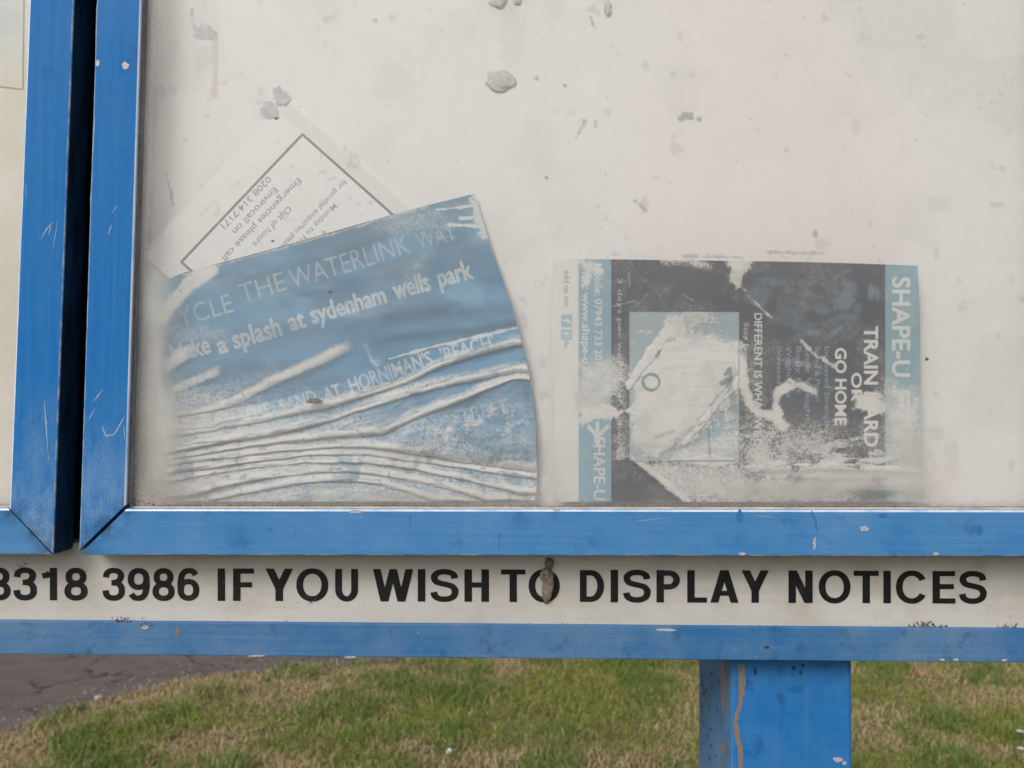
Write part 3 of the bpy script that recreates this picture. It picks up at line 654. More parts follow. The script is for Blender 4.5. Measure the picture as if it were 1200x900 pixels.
# ================================================================== THINGS BEHIND THE GLASS
FONT_CACHE = {}
def text_tris(s, bold):
    key = (s, bold)
    if key in FONT_CACHE: return FONT_CACHE[key]
    cu = bpy.data.curves.new('t', 'FONT'); cu.body = s; cu.resolution_u = 3; cu.offset = bold
    o = bpy.data.objects.new('t', cu); COL.objects.link(o)
    dg = bpy.context.evaluated_depsgraph_get(); me = o.evaluated_get(dg).to_mesh(); me.calc_loop_triangles()
    v = np.array([x.co[:2] for x in me.vertices]).reshape(-1, 2); t = np.array([q.vertices[:] for q in me.loop_triangles])
    bpy.data.objects.remove(o); bpy.data.curves.remove(cu); FONT_CACHE[key] = (v, t); return v, t
CAPH = None
class Raster:                                             # print layer: text coverage in photo pixels
    def __init__(s, x0, y0, x1, y1, k=3): s.o = (x0, y0); s.k = k; s.a = np.zeros((int((y1 - y0) * k), int((x1 - x0) * k)), np.float32)
    def text(s, body, start, ang, length, cap, bold=0.0, val=1.0):
        global CAPH
        if CAPH is None: v, _ = text_tris('H', 0.0); CAPH = v[:, 1].max()
        if bold > .01:
            e = bold * cap * .72
            for dx_, dy_ in ((e, 0), (-e, 0), (0, e), (0, -e), (e * .7, e * .7), (-e * .7, -e * .7)): s.text(body, (start[0] + dx_, start[1] + dy_), ang, length, cap, .004, val)
            return
        v, t = text_tris(body, bold)
        if not len(t): return
        x = (v[:, 0] - v[:, 0].min()) / (np.ptp(v[:, 0])) * length; y = v[:, 1] / CAPH * cap
        a = RAD(ang); d = (math.cos(a), math.sin(a)); u = (math.sin(a), -math.cos(a))
        px = (start[0] + x * d[0] + y * u[0] - s.o[0]) * s.k; py = (start[1] + x * d[1] + y * u[1] - s.o[1]) * s.k
        H, W = s.a.shape
        for i0, i1, i2 in t:
            ax, ay, bx, by, cx, cy = px[i0], py[i0], px[i1], py[i1], px[i2], py[i2]
            l, r_, tp, bt = int(max(0, min(ax, bx, cx))), int(min(W - 1, max(ax, bx, cx)) + 1), int(max(0, min(ay, by, cy))), int(min(H - 1, max(ay, by, cy)) + 1)
            if l >= r_ or tp >= bt: continue
            X, Y = np.meshgrid(np.arange(l, r_) + .5, np.arange(tp, bt) + .5)
            e0 = (bx - ax) * (Y - ay) - (by - ay) * (X - ax); e1 = (cx - bx) * (Y - by) - (cy - by) * (X - bx); e2 = (ax - cx) * (Y - cy) - (ay - cy) * (X - cx)
            m = ((e0 >= 0) & (e1 >= 0) & (e2 >= 0)) | ((e0 <= 0) & (e1 <= 0) & (e2 <= 0))
            sub = s.a[tp:bt, l:r_]; sub[m] = np.maximum(sub[m], val)
    def sample(s, X, Y):
        a = s.a
        for ax in (0, 1): a = (np.roll(a, 1, ax) + a * 2 + np.roll(a, -1, ax)) / 4
        u = np.clip((X - s.o[0]) * s.k - .5, 0, a.shape[1] - 2); v = np.clip((Y - s.o[1]) * s.k - .5, 0, a.shape[0] - 2)
        i = u.astype(int); j = v.astype(int); fu = u - i; fv = v - j
        r = (a[j, i] * (1 - fu) + a[j, i + 1] * fu) * (1 - fv) + (a[j + 1, i] * (1 - fu) + a[j + 1, i + 1] * fu) * fv
        ok = (X > s.o[0]) & (X < s.o[0] + a.shape[1] / s.k) & (Y > s.o[1]) & (Y < s.o[1] + a.shape[0] / s.k)
        return r * ok
def curve(pts, n):
    p = np.array(spl([tuple(q) for q in pts], 16)); d = np.r_[0, np.cumsum(np.hypot(*np.diff(p, axis=0).T))]; t = np.linspace(0, d[-1], n)
    return np.stack([np.interp(t, d, p[:, 0]), np.interp(t, d, p[:, 1])], -1)
def coons(top, bot, lft, rgt, nu, nv):
    T, B, L, R = curve(top, nu), curve(bot, nu), curve(lft, nv), curve(rgt, nv)
    u = np.linspace(0, 1, nu)[None, :, None]; v = np.linspace(0, 1, nv)[:, None, None]
    S = (1 - v) * T[None] + v * B[None] + (1 - u) * L[:, None] + u * R[:, None] - ((1 - u) * (1 - v) * T[0] + u * (1 - v) * T[-1] + (1 - u) * v * B[0] + u * v * B[-1])
    return S[..., 0], S[..., 1]
def sheet(name, X, Y, depth, col):
    v = onY(X, Y, depth).reshape(-1, 3); f = gridfaces(X.shape[1], X.shape[0])
    return mk(name, v, f, M['paper'], smooth=True, col={'ink': col.reshape(-1, 3)})
WHITE = np.array([.83, .815, .79])

# ---- 1. white council notice, slipped round and lying upside down
nu, nv = 470, 470
X, Y = coons([(338, 110), (420, 182), (520, 270)], [(166, 298), (250, 372), (350, 460)], [(338, 110), (252, 204), (166, 298)], [(520, 270), (435, 365), (350, 460)], nu, nv)
R = Raster(150, 90, 480, 330, 4); ang = 133.7
for body, st, L, cap, bold in (('0208 314 7171', (313.5, 206), 80, 7.4, .018), ('Envirocall on', (321, 219), 71, 7.4, .018), ('Emergencies please call', (349, 208), 129, 7.4, .018), ('Out of hours', (337.5, 241), 61, 7.4, .006), ('for general enquiries please', (403, 210), 112, 6.6, .004), ('Monday to Friday', (391, 238), 78, 6.6, .004), ('9', (378, 268), 4, 6.6, 0)):
    R.text(body, st, ang, L, cap, bold)
ink = R.sample(X, Y) * .85
bx = dpoly(X, Y, [(354.5, 157.5), (212.5, 307), (330, 412), (472, 262)], True); ink = np.maximum(ink, sm(2.0, 1.0, bx))
edge = np.minimum(dpoly(X, Y, [(338, 110), (520, 270)]), 99)
col = np.ones(X.shape + (3,)) * np.array([.925, .92, .91]); col = mixc(col, (.84, .815, .785), sm(26, 21, edge) * sm(6, 9, edge) * .8)
col = mixc(col, (.94, .925, .91), sm(7, 5, edge)); col = mixc(col, (.55, .55, .55), sm(.68, .76, fbm(X, Y, 14, 91, 4, .6)) * .35)
col = mixc(col, (.16, .16, .21), ink * (.80 + .2 * fbm(X, Y, 10, 93)))
dep = YPANEL - .0022 - .0006 * np.sin((X + Y) / 60) - .0004 * fbm(X, Y, 50, 95)
tag(sheet('notice_sheet', X, Y, dep, col), 'white notice with thin ruled border turned upside down behind the crumpled blue poster', 'notice')

# ---- 2. blue poster, slumped into folds at the bottom of the case
nu, nv = 560, 430
X, Y = coons([(181, 336), (215, 320), (285, 301), (350, 283), (440, 257), (500, 241), (556, 227)], [(194, 587.5), (300, 588), (420, 588), (540, 588), (628, 587)],
             [(181, 336), (177, 370), (180, 430), (188, 490), (193, 540), (194, 587.5)], [(556, 227), (574, 285), (598, 355), (616, 420), (626, 480), (629.5, 540), (628, 587)], nu, nv)
RID = [  # line, rise above the crest (px), drop below it, height mm, wear strength, white band above the crest (px), below it
 ([(180, 496), (260, 474), (320, 446), (368, 424), (404, 408), (420, 404)], 15, 5, 2.4, 1.0, 5, 5), ([(420, 404), (430, 409), (437, 424), (452, 424)], 8, 5, 1.6, 1.0, 3.5, 3.5),
 ([(176, 468), (220, 450), (270, 431)], 14, 6, 1.5, .75, 5, 4), ([(180, 440), (212, 418), (236, 408)], 12, 8, 1.4, .85, 8, 6),
 ([(190, 515), (280, 500), (340, 488), (400, 474), (460, 456), (520, 430), (560, 417), (612, 404)], 16, 2.6, 3.4, 1.0, 9, 1.5),
 ([(190, 533), (280, 517), (352, 503), (420, 483), (480, 465), (560, 445), (606, 437)], 11, 3.0, 3.2, 1.0, 8, 1.2),
 ([(190, 541), (280, 526), (360, 516), (440, 510), (480, 495), (540, 471), (600, 446)], 11, 3, 3.0, 1.0, 9, 1.2),
 ([(488, 530), (540, 501), (572, 488)], 7, 5, 1.0, .7, 3, 2), ([(504, 535), (560, 531), (630, 517)], 10, 3, 1.9, .85, 7, 2),
 ([(190, 547), (260, 538), (328, 530), (400, 525), (460, 529), (520, 539), (630, 554)], 7, 1.8, 2.2, .95, 5.5, 1),
 ([(190, 556.5), (280, 545), (352, 536), (416, 533), (480, 541), (630, 562)], 7, 1.8, 2.3, .95, 5, 1),
 ([(190, 567), (280, 552), (360, 543), (440, 545), (520, 558), (610, 580)], 8, 2.2, 2.1, .9, 6, 1),
 ([(215, 584), (300, 564), (380, 554), (440, 558), (520, 573), (570, 588)], 9, 2.4, 2.2, .9, 6, 1),
 ([(236, 590), (320, 574), (368, 566), (440, 568), (510, 588)], 10, 2.6, 2.0, .85, 6, 1),
]
wob = (fbm(X, Y, 40, 101, 3) - .5) * 7; fin = (fbm(X, Y, 9, 103, 3) - .5)
hgt = np.zeros(X.shape); wear = np.zeros(X.shape)
cr = lambda pts: (lambda cp: np.interp(X, cp[np.argsort(cp[:, 0]), 0], np.sort(cp[:, 0]) * 0 + cp[np.argsort(cp[:, 0]), 1]))(np.array(spl(pts, 8)))
for ri, (pts, wa, wb, amp, ws, up, dn) in enumerate(RID):          # loose single folds in the upper half
    if ri in (4, 5, 6, 9, 10, 11, 12, 13): continue
    xs = [p[0] for p in pts]; dy = Y - cr(pts) - wob * .5
    var = .5 + 1.0 * fbm(X, Y * 0 + ri * 50, 40, 151 + ri, 3)
    fade = sm(xs[0] - 4, xs[0] + 30, X) * (sm(xs[-1] + 3, xs[-1] - 26, X) if xs[-1] < 600 else 1)
    hgt = np.maximum(hgt, .5 * amp * var * fade * np.where(dy < 0, np.exp(-(np.abs(dy) / (wa * 1.5)) ** 2), np.exp(-(dy / (wb * 1.7)) ** 2)))
    band = sm(-up * var * 1.4 - 5, -up * var * .3, dy) * sm(dn * var + 4, dn * var - 1.5, dy)
    wear = np.maximum(wear, ws * band * fade * (.62 + .7 * fbm(X, Y, 16, 171 + ri, 4, .6)))
# the stack of pressed folds below: paper bulges between one crease line and the next, steep under each bulge
CRS = [np.array([(x, y - 24) for x, y in RID[4][0]])] + [np.array(RID[i][0]) for i in (4, 5, 6, 9, 10, 11, 12, 13)] + [np.array([(180, 602), (420, 592), (640, 602)])]
CRS = [cr([tuple(q) for q in c_]) + (fbm(X, Y * .3, 30, 181 + i_, 3) - .5) * 3.5 for i_, c_ in enumerate(CRS)]
for i_ in range(1, len(CRS)): CRS[i_] = np.maximum(CRS[i_], CRS[i_ - 1] + 1.2)
qf = np.zeros(X.shape)
BANDW = [10, 11, 12, 10, 9, 9, 10, 10, 11]; WST = [1, 1, 1, .95, 1, 1, .97, .95, .85]
for i_ in range(len(CRS) - 1):
    c0, c1 = CRS[i_], CRS[i_ + 1]; g = c1 - c0; t = np.clip((Y - c0) / g, 0, 1); on = (Y >= c0) & (Y < c1)
    pk = .84; qf = np.where(on, i_ + t, qf)
    sh = np.where(t < pk, np.sin(np.pi / 2 * np.clip(t / pk, 0, 1)) ** 1.2, np.cos(np.pi / 2 * np.clip((t - pk) / (1 - pk), 0, 1)) ** .75)
    A = np.clip(.11 * g, .3, 2.2) * np.clip(.15 + 1.7 * fbm(X, Y * 0 + 31 * i_, 70, 191 + i_, 3), .25, 1.5)
    wd = BANDW[i_] * (.6 + .8 * fbm(X, Y * 0 + 77 * i_, 45, 201 + i_, 4))
    wb_ = sm(-wd * 1.3 - 4, -wd * .5, Y - c1) * sm(.2, -1.6, Y - c1)
    wv_ = WST[i_] * wb_ * (.68 + .6 * fbm(X * .6, Y, 14, 211 + i_, 4, .6))
    hgt = np.where(on, hgt * .3 + .72 * A * sh, hgt); wear = np.where(on, np.maximum(wear * .6, wv_), wear)
rdg = 1 - np.abs(2 * fbm(X / 55, qf * 2.1, 1.0, 231, 3) - 1); rdg = sm(.80, .98, rdg) * (qf > 0) * sm(0, .5, qf)   # hair-fine creases between the folds
hgt += .55 * (fbm(X / 40, qf * 2.4, 1.0, 233, 3) - .5) * (qf > 0) - .30 * rdg
wear = wear * (1 - .35 * rdg)
cre = .6 * rdg * sm(.45, .6, fbm(X, Y, 50, 235, 3)) + np.exp(-(np.min([np.abs(Y - c_) for c_ in CRS[1:-1]], 0) / 1.1) ** 2)                 # crease shade, painted into the paper colour as thin grey lines
for ax in (0, 1):
    hgt = (np.roll(hgt, 1, ax) + 2 * hgt + np.roll(hgt, -1, ax)) / 4
hgt += .5 * (fbm(X * .35 + Y * .2, Y * 1.6, 9, 221, 3) - .5) * sm(395, 470, Y)                # small crimps along the folds
hgt += 1.6 * (fbm(X + Y * .9, Y * 3.0 + X * .8, 150, 105, 3) - .5) + .35 * fin * sm(430, 480, Y)
hgt += 1.4 * np.exp(-((Y - np.interp(X, [190, 300, 400, 520, 620], [408, 382, 372, 352, 360])) / 16) ** 2) * sm(230, 330, X)
hgt += 1.2 * np.exp(-((Y - np.interp(X, [190, 300, 400, 520, 620], [430, 410, 398, 385, 375])) / 9) ** 2) * sm(400, 480, X)
R = Raster(160, 210, 640, 600, 3); a = -16.9
for body, x, y, L, cap, bold in (('CYCLE', 194, 389, 84, 22, -.004), ('THE', 284, 355, 55, 22, -.004), ('WATERLINK', 343, 338.5, 146, 23, -.004), ('WAY', 492, 294, 46, 22, -.004)):
    R.text(body, (x, y), a, L, cap, bold, .62)
R.text('WAY', (492, 294), a, 46, 22, -.004, .62)
for body, x, y, L, cap, bold in (('Make', 203, 425, 46, 21, .05), ('a', 257, 414, 11, 20, .05), ('splash', 275, 408, 58, 22, .05), ('at', 341, 388, 19, 21, .05), ('sydenham', 367, 379, 90, 21, .05), ('wells', 464, 351, 43, 22, .05), ('park', 516, 336, 40, 22, .05)):
    R.text(body, (x, y), -15.6, L, cap, bold, .95)
for body, x, y, L, cap, bold, an in (('IN', 262, 498, 14, 13, .03, -13), ('THE', 288, 492, 30, 14, .03, -13), ('SAND', 330, 483, 44, 15, .03, -15), ('AT', 382, 470, 20, 15, .03, -17), ('HORNIMAN\'S', 413, 461, 101, 17, .03, -19.5), ('\'BEACH\'', 519, 425, 64, 17, .03, -16)):
    R.text(body, (x, y), an, L, cap, bold, .9)
for body, x, y, L, cap, bold, an in (('CROSS', 468, 510, 46, 15, .03, -14), ('STREET', 532, 497, 66, 15, .03, -13)): R.text(body, (x, y), an, L, cap, bold, .6)
txt = R.sample(X + wob * .25, Y + wob * .25)
gr_ = np.clip((fbm(X, Y, 1.7, 225, 2) - .5) * 1.5 + .5, 0, 1)
b1 = np.array([.155, .345, .535]); b2 = np.array([.110, .250, .39]); b3 = np.array([.215, .42, .61])
col = np.ones(X.shape + (3,)) * b1
col = mixc(col, b2, sm(.42, .64, fbm(X + Y * .5, Y * 2, 110, 107, 5)) * .9); col = mixc(col, b3, sm(.46, .66, fbm(X, Y * 1.6, 60, 109, 5)) * .8); col = mixc(col, (.17, .255, .30), sm(330, 250, Y + (X - 400) * .28) * .55 * sm(.35, .65, fbm(X, Y, 50, 247, 4)))
col = mixc(col, (.26, .27, .28), np.clip(sm(.52, .70, fbm(X, Y * 1.5, 60, 111, 4)) * (gau(X, Y, 500, 385, 45, 14, -.25) * .9 + gau(X, Y, 330, 410, 70, 16, -.45) * .7 + gau(X, Y, 480, 300, 60, 14, -.3) * .55 + gau(X, Y, 300, 440, 90, 14, -.4) * .6), 0, 1))
col = mixc(col, WHITE, np.clip(txt * (.62 + .5 * fin + .5 * (fbm(X, Y, 30, 241, 4) - .5)), 0, .85) * (1 - .6 * gau(X, Y, 190, 390, 40, 40)))
mott = sm(.40, .66, fbm(X, Y, 16, 113, 5, .65)) * (gau(X, Y, 540, 505, 90, 26, -.15) * .85 + gau(X, Y, 400, 575, 160, 18) * .3)
wear = np.maximum(wear, np.clip(mott, 0, 1))
pale = sm(430, 530, Y + (420 - X) * .10 + wob * 4); wear = np.maximum(wear, pale * (.12 + .26 * sm(480, 260, X) + .66 * fbm(X * .5, Y * 1.3, 26, 243, 5, .6)))
wear = np.maximum(wear, .30 * sm(.45, .72, fbm(X * .7, Y * 1.6, 70, 245, 5)))
wear = np.maximum(wear, sm(520, 560, Y) * .45 * (.6 + .8 * fbm(X * .5, Y * 2, 30, 115, 4)))
wear = np.maximum(wear, .95 * sm(13, 5, dpoly(X, Y, [(245, 315), (222, 332), (196, 362), (190, 372)]) + wob))     # torn top corner
wear = np.maximum(wear, .75 * sm(9, 3, dpoly(X, Y, [(556, 228), (566, 262), (570, 276)]) + fin * 14))
for pl in ([(512, 246), (562, 240)], [(525, 263), (568, 266)], [(540, 256), (566, 254)]): wear = np.maximum(wear, .8 * sm(2.4, .8, dpoly(X, Y, pl) + fin * 4))
wear = np.maximum(wear, .5 * sm(4, 1, dpoly(X, Y, [(215, 322), (285, 302), (350, 284), (440, 257), (500, 242)]) + fin * 6))
wear = np.maximum(wear, .8 * sm(2.6, .6, dpoly(X, Y, [(455, 421), (500, 408), (560, 394), (606, 384)]) + fin * 5))
wear = np.maximum(wear, .9 * sm(16, 2, dpoly(X, Y, [(178, 350), (176, 400), (184, 470), (190, 560)]) + wob * 1.5))
bluein = sm(.57, .66, fbm(X, Y, 20, 117, 4, .6)) * sm(520, 545, Y) * .7
w2 = np.clip(wear + (gr_ - .5) * .5 * (1 - np.abs(2 * np.clip(wear, 0, 1) - 1)) + fin * .22 * sm(0, .25, wear), 0, 1); w2 = (.35 * w2 + .65 * sm(.06, .94, w2)) * (1 - bluein * .7)
col = mixc(col, WHITE, w2)
col = mixc(col, (.20, .19, .18), sm(.84, .90, fbm(X, Y, 4.5, 119, 2)) * .7); col = mixc(col, (.30, .31, .33), cre * sm(470, 500, Y + (X - 400) * .12) * .45)
dep = np.clip(YPANEL - .0045 - hgt * .0025 - .0005 * fin * sm(380, 450, Y), YP + .0038, YPANEL - .0012)
tag(sheet('blue_poster', X, Y, dep, col), 'crumpled blue poster with white lettering slumped into folds above the rail', 'poster')

# ---- 3. fitness flyer, stuck sideways to the glass and worn through
nu, nv = 545, 372
X, Y = coons([(648, 303), (720, 304), (800, 305), (880, 306), (960, 307.5), (1040, 310), (1075, 311.5)], [(650, 588), (760, 588), (900, 588), (1082, 588)], [(648, 303), (647, 400), (650, 500), (650, 588)], [(1075, 311.5), (1078, 366), (1078.5, 440), (1080, 520), (1082, 588)], nu, nv)
gr_ = np.clip((fbm(X, Y, 1.6, 229, 2) - .5) * 1.6 + .5, 0, 1); fin = fbm(X, Y, 6, 131, 4, .6) - .5; med = fbm(X, Y, 26, 133, 5, .6) - .5; big = fbm(X, Y, 80, 135, 4) - .5
BLU = np.array([.30, .46, .56]); DRK = np.array([.078, .088, .118])
col = np.ones(X.shape + (3,)) * WHITE
col = mixc(col, BLU, sm(677, 679, X) * sm(718, 716, X)); dark = sm(715.5, 717, X) * sm(1038.5, 1037, X); col = mixc(col, DRK, dark)
col = mixc(col, (.28, .43, .51), sm(1037, 1038.5, X))
# the athlete's picture on the dark ground, hardly to be made out
for (x, y, rx, ry, an, s) in [(962, 362, 16, 9, .3, .75), (988, 352, 15, 11, -.4, .70), (1000, 340, 10, 12, 0, .45), (955, 347, 14, 4, .35, .55), (985, 372, 18, 5, -.2, .40), (1020, 343, 5, 12, 0, .8), (1028, 345, 3, 11, 0, .5), (950, 332, 22, 2.5, .05, .45), (990, 332, 9, 2.5, 0, .5), (890, 345, 18, 16, 0, .45), (905, 330, 25, 6, .1, .35), (932, 352, 20, 16, 0, .22), (925, 375, 30, 14, .2, .22), (952, 390, 8, 3.5, 0, .65), (980, 388, 12, 3, -.7, .5), (1005, 365, 6, 14, .2, .4)]:
    g = gau(X, Y, x, y, rx, ry, an); col = mixc(col, (.17, .27, .36), sm(.25, .85, g + med * .9) * s * dark)
col = mixc(col, (.10, .105, .125), sm(.0, .25, big) * .6 * dark)
ins = sm(737, 738.5, X) * sm(866.5, 865.5, X) * sm(365, 366.5, Y) * sm(541, 539, Y)
col = mixc(col, (.40, .49, .54), ins); col = mixc(col, (.24, .36, .44), ins * sm(-.08, .16, big + med * .6 + fin * .5) * .7)
R = Raster(640, 290, 1090, 600, 3)
R.text('SHAPE-U', (1046, 325), 90, 116, 20, .04, .85); R.text('FIT', (1046, 458), 90, 70, 20, .04, .7)
R.text('TRAIN HARD', (1013, 383), 90, 140, 15.5, .05); R.text('OR', (998, 437), 90, 33, 11.5, .05); R.text('GO HOME', (979, 408), 90, 90, 12.5, .05)
R.text('DIFFERENT IS WHAT WE DO!', (884, 367), 90, 170, 9, .012); R.text('Stay Focused', (872, 378), 90, 66, 5.4, .0, .7)
R.text('Mobile: 07943 733 201', (697, 309), 90, 117, 8.5, .014, .9); R.text('Visit: www.shape-u', (682.5, 309), 90, 117, 9, .016, .95)
R.text('3 days per week over a 4 week', (724, 326), 90, 215, 5.5, .0, .55)
R.text('SHAPE-U', (696, 512), 90, 74, 13, .02, .85)
txt = R.sample(X, Y); col = mixc(col, WHITE, txt)
R2 = Raster(640, 290, 1090, 600, 3)
for i, (b, L) in enumerate((('Increased Fat', 62), ('Weight Loss', 60), ('Body Fat', 55), ('Lose Weight', 88), ('Speed & Power', 66), ('Increased Strength', 96))): R2.text(b, (910.5 + 11.2 * i, 406), 90, L, 6, .0, .9)
col = mixc(col, (.30, .48, .62), R2.sample(X, Y) * .85)
R3 = Raster(640, 290, 1090, 600, 3); R3.text('add us on:', (661, 317), 90, 43, 7, .006); R3.text('4u', (661, 399), 90, 8, 6, 0)
col = mixc(col, (.24, .24, .26), R3.sample(X, Y) * .85)
sq = sm(657, 658.5, X) * sm(671, 669.5, X) * (sm(368, 369.5, Y) * sm(384, 383, Y) + sm(385.5, 387, Y) * sm(399, 398, Y)); col = mixc(col, (.30, .52, .64), np.clip(sq, 0, 1) * .85)
R4 = Raster(640, 290, 1090, 600, 3); R4.text('f', (660, 373), 90, 7, 9, .03); R4.text('E', (660, 389), 90, 7, 8, .01); col = mixc(col, WHITE, R4.sample(X, Y))
lg = np.minimum(dpoly(X, Y, [(690, 500), (700, 512), (712, 500)]), dpoly(X, Y, [(700, 496), (701, 520)])); col = mixc(col, WHITE, sm(3, 1.5, lg) * .75)
# wear: places where the print has lifted off
wr = np.zeros(X.shape)
def wpoly(pts, soft, s=1.0):
    global wr
    wr = np.maximum(wr, s * sm(-soft, soft, sdpoly(X, Y, pts) + med * 20 + fin * 8))
def wline(pts, hw, soft, s=1.0):
    global wr
    wr = np.maximum(wr, s * sm(hw + soft, hw - soft, dpoly(X, Y, pts) + med * 10 + fin * 6))
wpoly([(846, 300), (882, 300), (872, 318), (864, 335), (859, 318)], 4); wline([(664, 300), (690, 312), (702, 318)], 5, 5, .8); wline([(780, 303), (810, 306), (830, 312)], 4, 5, .7); wline([(865, 330), (880, 350), (904, 372)], 1.5, 2, .7)
wpoly([(678, 425), (716, 420), (738, 432), (738, 450), (716, 470), (678, 500)], 12, .78); wpoly([(678, 465), (742, 480), (728, 490), (678, 498)], 3, .95); wline([(690, 310), (688, 330)], 5, 4, .7)
wpoly([(740, 455), (785, 372), (800, 372), (806, 395), (835, 392), (870, 400), (870, 420), (862, 445), (845, 470), (815, 500), (790, 520), (770, 545), (742, 520)], 9, .93)   # torn-off picture
wline([(738, 450), (790, 375)], 4, 2); wline([(790, 375), (803, 380), (800, 395)], 2.5, 1.5); wline([(846, 415), (866, 420), (872, 440), (862, 455)], 5, 3); wline([(862, 455), (835, 480), (815, 505), (802, 520)], 4, 2)
wline([(740, 483), (760, 500), (778, 512)], 3, 2); wline([(800, 540), (860, 520)], 14, 10, .65); wpoly([(740, 540), (866, 538), (900, 590), (800, 590)], 10, .72); wline([(742, 538), (775, 560), (806, 588)], 4, 3, .9)
wline([(868, 420), (876, 470), (890, 485), (908, 487), (918, 500)], 6, 4); wline([(912, 485), (908, 465), (918, 456), (936, 450), (952, 458)], 5, 3); wline([(925, 445), (940, 452), (954, 460)], 3, 2, .9)
wline([(936, 395), (950, 412), (975, 428)], 1.5, 2, .7); wline([(905, 420), (960, 430)], 3, 5, .35)
wpoly([(1000, 458), (1030, 462), (1036, 480), (1030, 488), (1000, 480)], 4, .95); wpoly([(1037, 445), (1082, 462), (1082, 545), (1037, 540)], 16, .74)
wpoly([(895, 545), (1082, 548), (1082, 565), (895, 560)], 6, .82); wpoly([(850, 560), (1082, 562), (1082, 590), (850, 590)], 6, .70)
wr = np.maximum(wr, (gau(X, Y, 985, 520, 75, 32) * .62 + gau(X, Y, 850, 560, 70, 40) * .55 + gau(X, Y, 905, 530, 40, 30) * .5 + gau(X, Y, 728, 520, 12, 50) * .55 + gau(X, Y, 726, 450, 10, 40) * .6 + gau(X, Y, 880, 450, 25, 60) * .38) * (.75 + med * 1.6))
wpoly([(716, 545), (742, 538), (806, 588), (716, 588)], 3, .0)
keep = sm(-2, 3, sdpoly(X, Y, [(717, 541), (738, 537), (800, 588), (717, 589)])); wr = wr * (1 - keep * .85)
keep2 = gau(X, Y, 1026, 579, 24, 8); wr = wr * (1 - np.clip(keep2 * 1.1, 0, .95)); col = mixc(col, (.13, .19, .20), np.clip(keep2 * 1.2, 0, 1) * .8)
wr = np.clip(wr, 0, 1); wr = np.maximum(wr, ins * .62 * sm(-.06, .20, med * 1.2 + fin * .5 + big)); stk = sm(.50, .66, fbm(X * .5 + Y * .25, Y * 2.2, 22, 139, 5, .6)) * sm(455, 540, Y) * sm(735, 790, X); wr = np.maximum(wr, .85 * stk); wr = wr * (1 - keep * .85); wr = np.maximum(wr, .16 * sm(-.05, .2, med + fin * .4)); w2 = wr + (gr_ - .5) * .62 * (1 - np.abs(2 * wr - 1)) + fin * .30 * sm(0, .3, wr); w2 = .45 * np.clip(w2, 0, 1) + .55 * sm(.10, .92, w2)
paperc = WHITE * (1 - .16 * np.clip(med * 3 + .2, 0, 1) - .10 * sm(.55, .75, fbm(X * .35, Y * 3, 14, 137, 3)))[..., None]
col = col + (paperc - col) * w2[..., None]
# bits of print left inside the torn-off picture: a ring, dark crescents, pale lines
ring = np.abs(np.hypot((X - 763) / 1.05, (Y - 448) / 1.0 + .0) - 9.2); col = mixc(col, (.15, .24, .31), sm(2.3, 1.1, ring + fin * 2.2) * .85)
for pl, hw, s in (([(851, 438), (856, 432), (856, 443), (846, 449)], 2.6, .8), ([(832, 475), (858, 446)], .9, .6), ([(770, 418), (773, 412)], 1.8, .7), ([(782, 399), (790, 397)], 2.2, .4), ([(769, 512), (790, 505)], 2, .35), ([(855, 452), (862, 480)], 4, .35), ([(830, 500), (832, 535)], 1.2, .5), ([(834, 480), (836, 505)], 1, .4), ([(818, 498), (826, 494)], 1.4, .4)):
    col = mixc(col, (.20, .24, .27), sm(hw + .9, hw - .5, dpoly(X, Y, pl) + fin * 3) * s)
for pl in ([(715, 360), (746, 352)], [(745, 360), (758, 345)], [(737, 320), (738, 335)], [(800, 345), (812, 352)]): col = mixc(col, WHITE, sm(1.2, .3, dpoly(X, Y, pl) + fin * 2.5) * .3)
col = mixc(col, WHITE, (np.abs(np.hypot(X - 806, Y - 393) - 7) < 1.3) * .7 * 1.0)
fold = np.exp(-((Y - np.interp(X, [860, 960, 1080], [551, 548, 553])) / 4.5) ** 2) * sm(850, 910, X)
dl = dpoly(X, Y, [(738, 537), (806, 590)]); fold2 = np.exp(-(dl / 5) ** 2)
dep = YP + .0082 - .0016 * fold - .0020 * fold2 - .0011 * (big * 2) - .0005 * np.sin(X / 34) - .0008 * np.exp(-((X - 1078) / 12) ** 2) * np.sin(Y / 17) - .0012 * sm(.3, .9, wr) * ins - .0003 * med
dep = np.clip(dep, YP + .0036, YPANEL - .001)
tag(sheet('fitness_flyer', X, Y, dep, col), 'torn dark and blue fitness flyer stuck sideways to the pane', 'flyer')

# ---- 4. pale sheet in the neighbouring case
X, Y = coons([(-230, -180), (-100, -182), (30, -178)], [(-240, 96), (-100, 92), (26, 104)], [(-230, -180), (-236, -40), (-240, 96)], [(30, -178), (28, -40), (26, 104)], 60, 70)
col = np.ones(X.shape + (3,)) * np.array([.62, .69, .67]); col = mixc(col, (.72, .75, .72), sm(.4, .6, fbm(X * .3, Y, 26, 141))); col = mixc(col, (.76, .73, .65), sm(45, 100, Y + 40 * (fbm(X, Y, 30, 145) - .5)))
tag(sheet('pale_sheet', X, Y, YPANEL - .0007 - .0003 * fbm(X, Y, 70, 143), col), 'pale green blank sheet in the case across the dark gap', 'sheet')

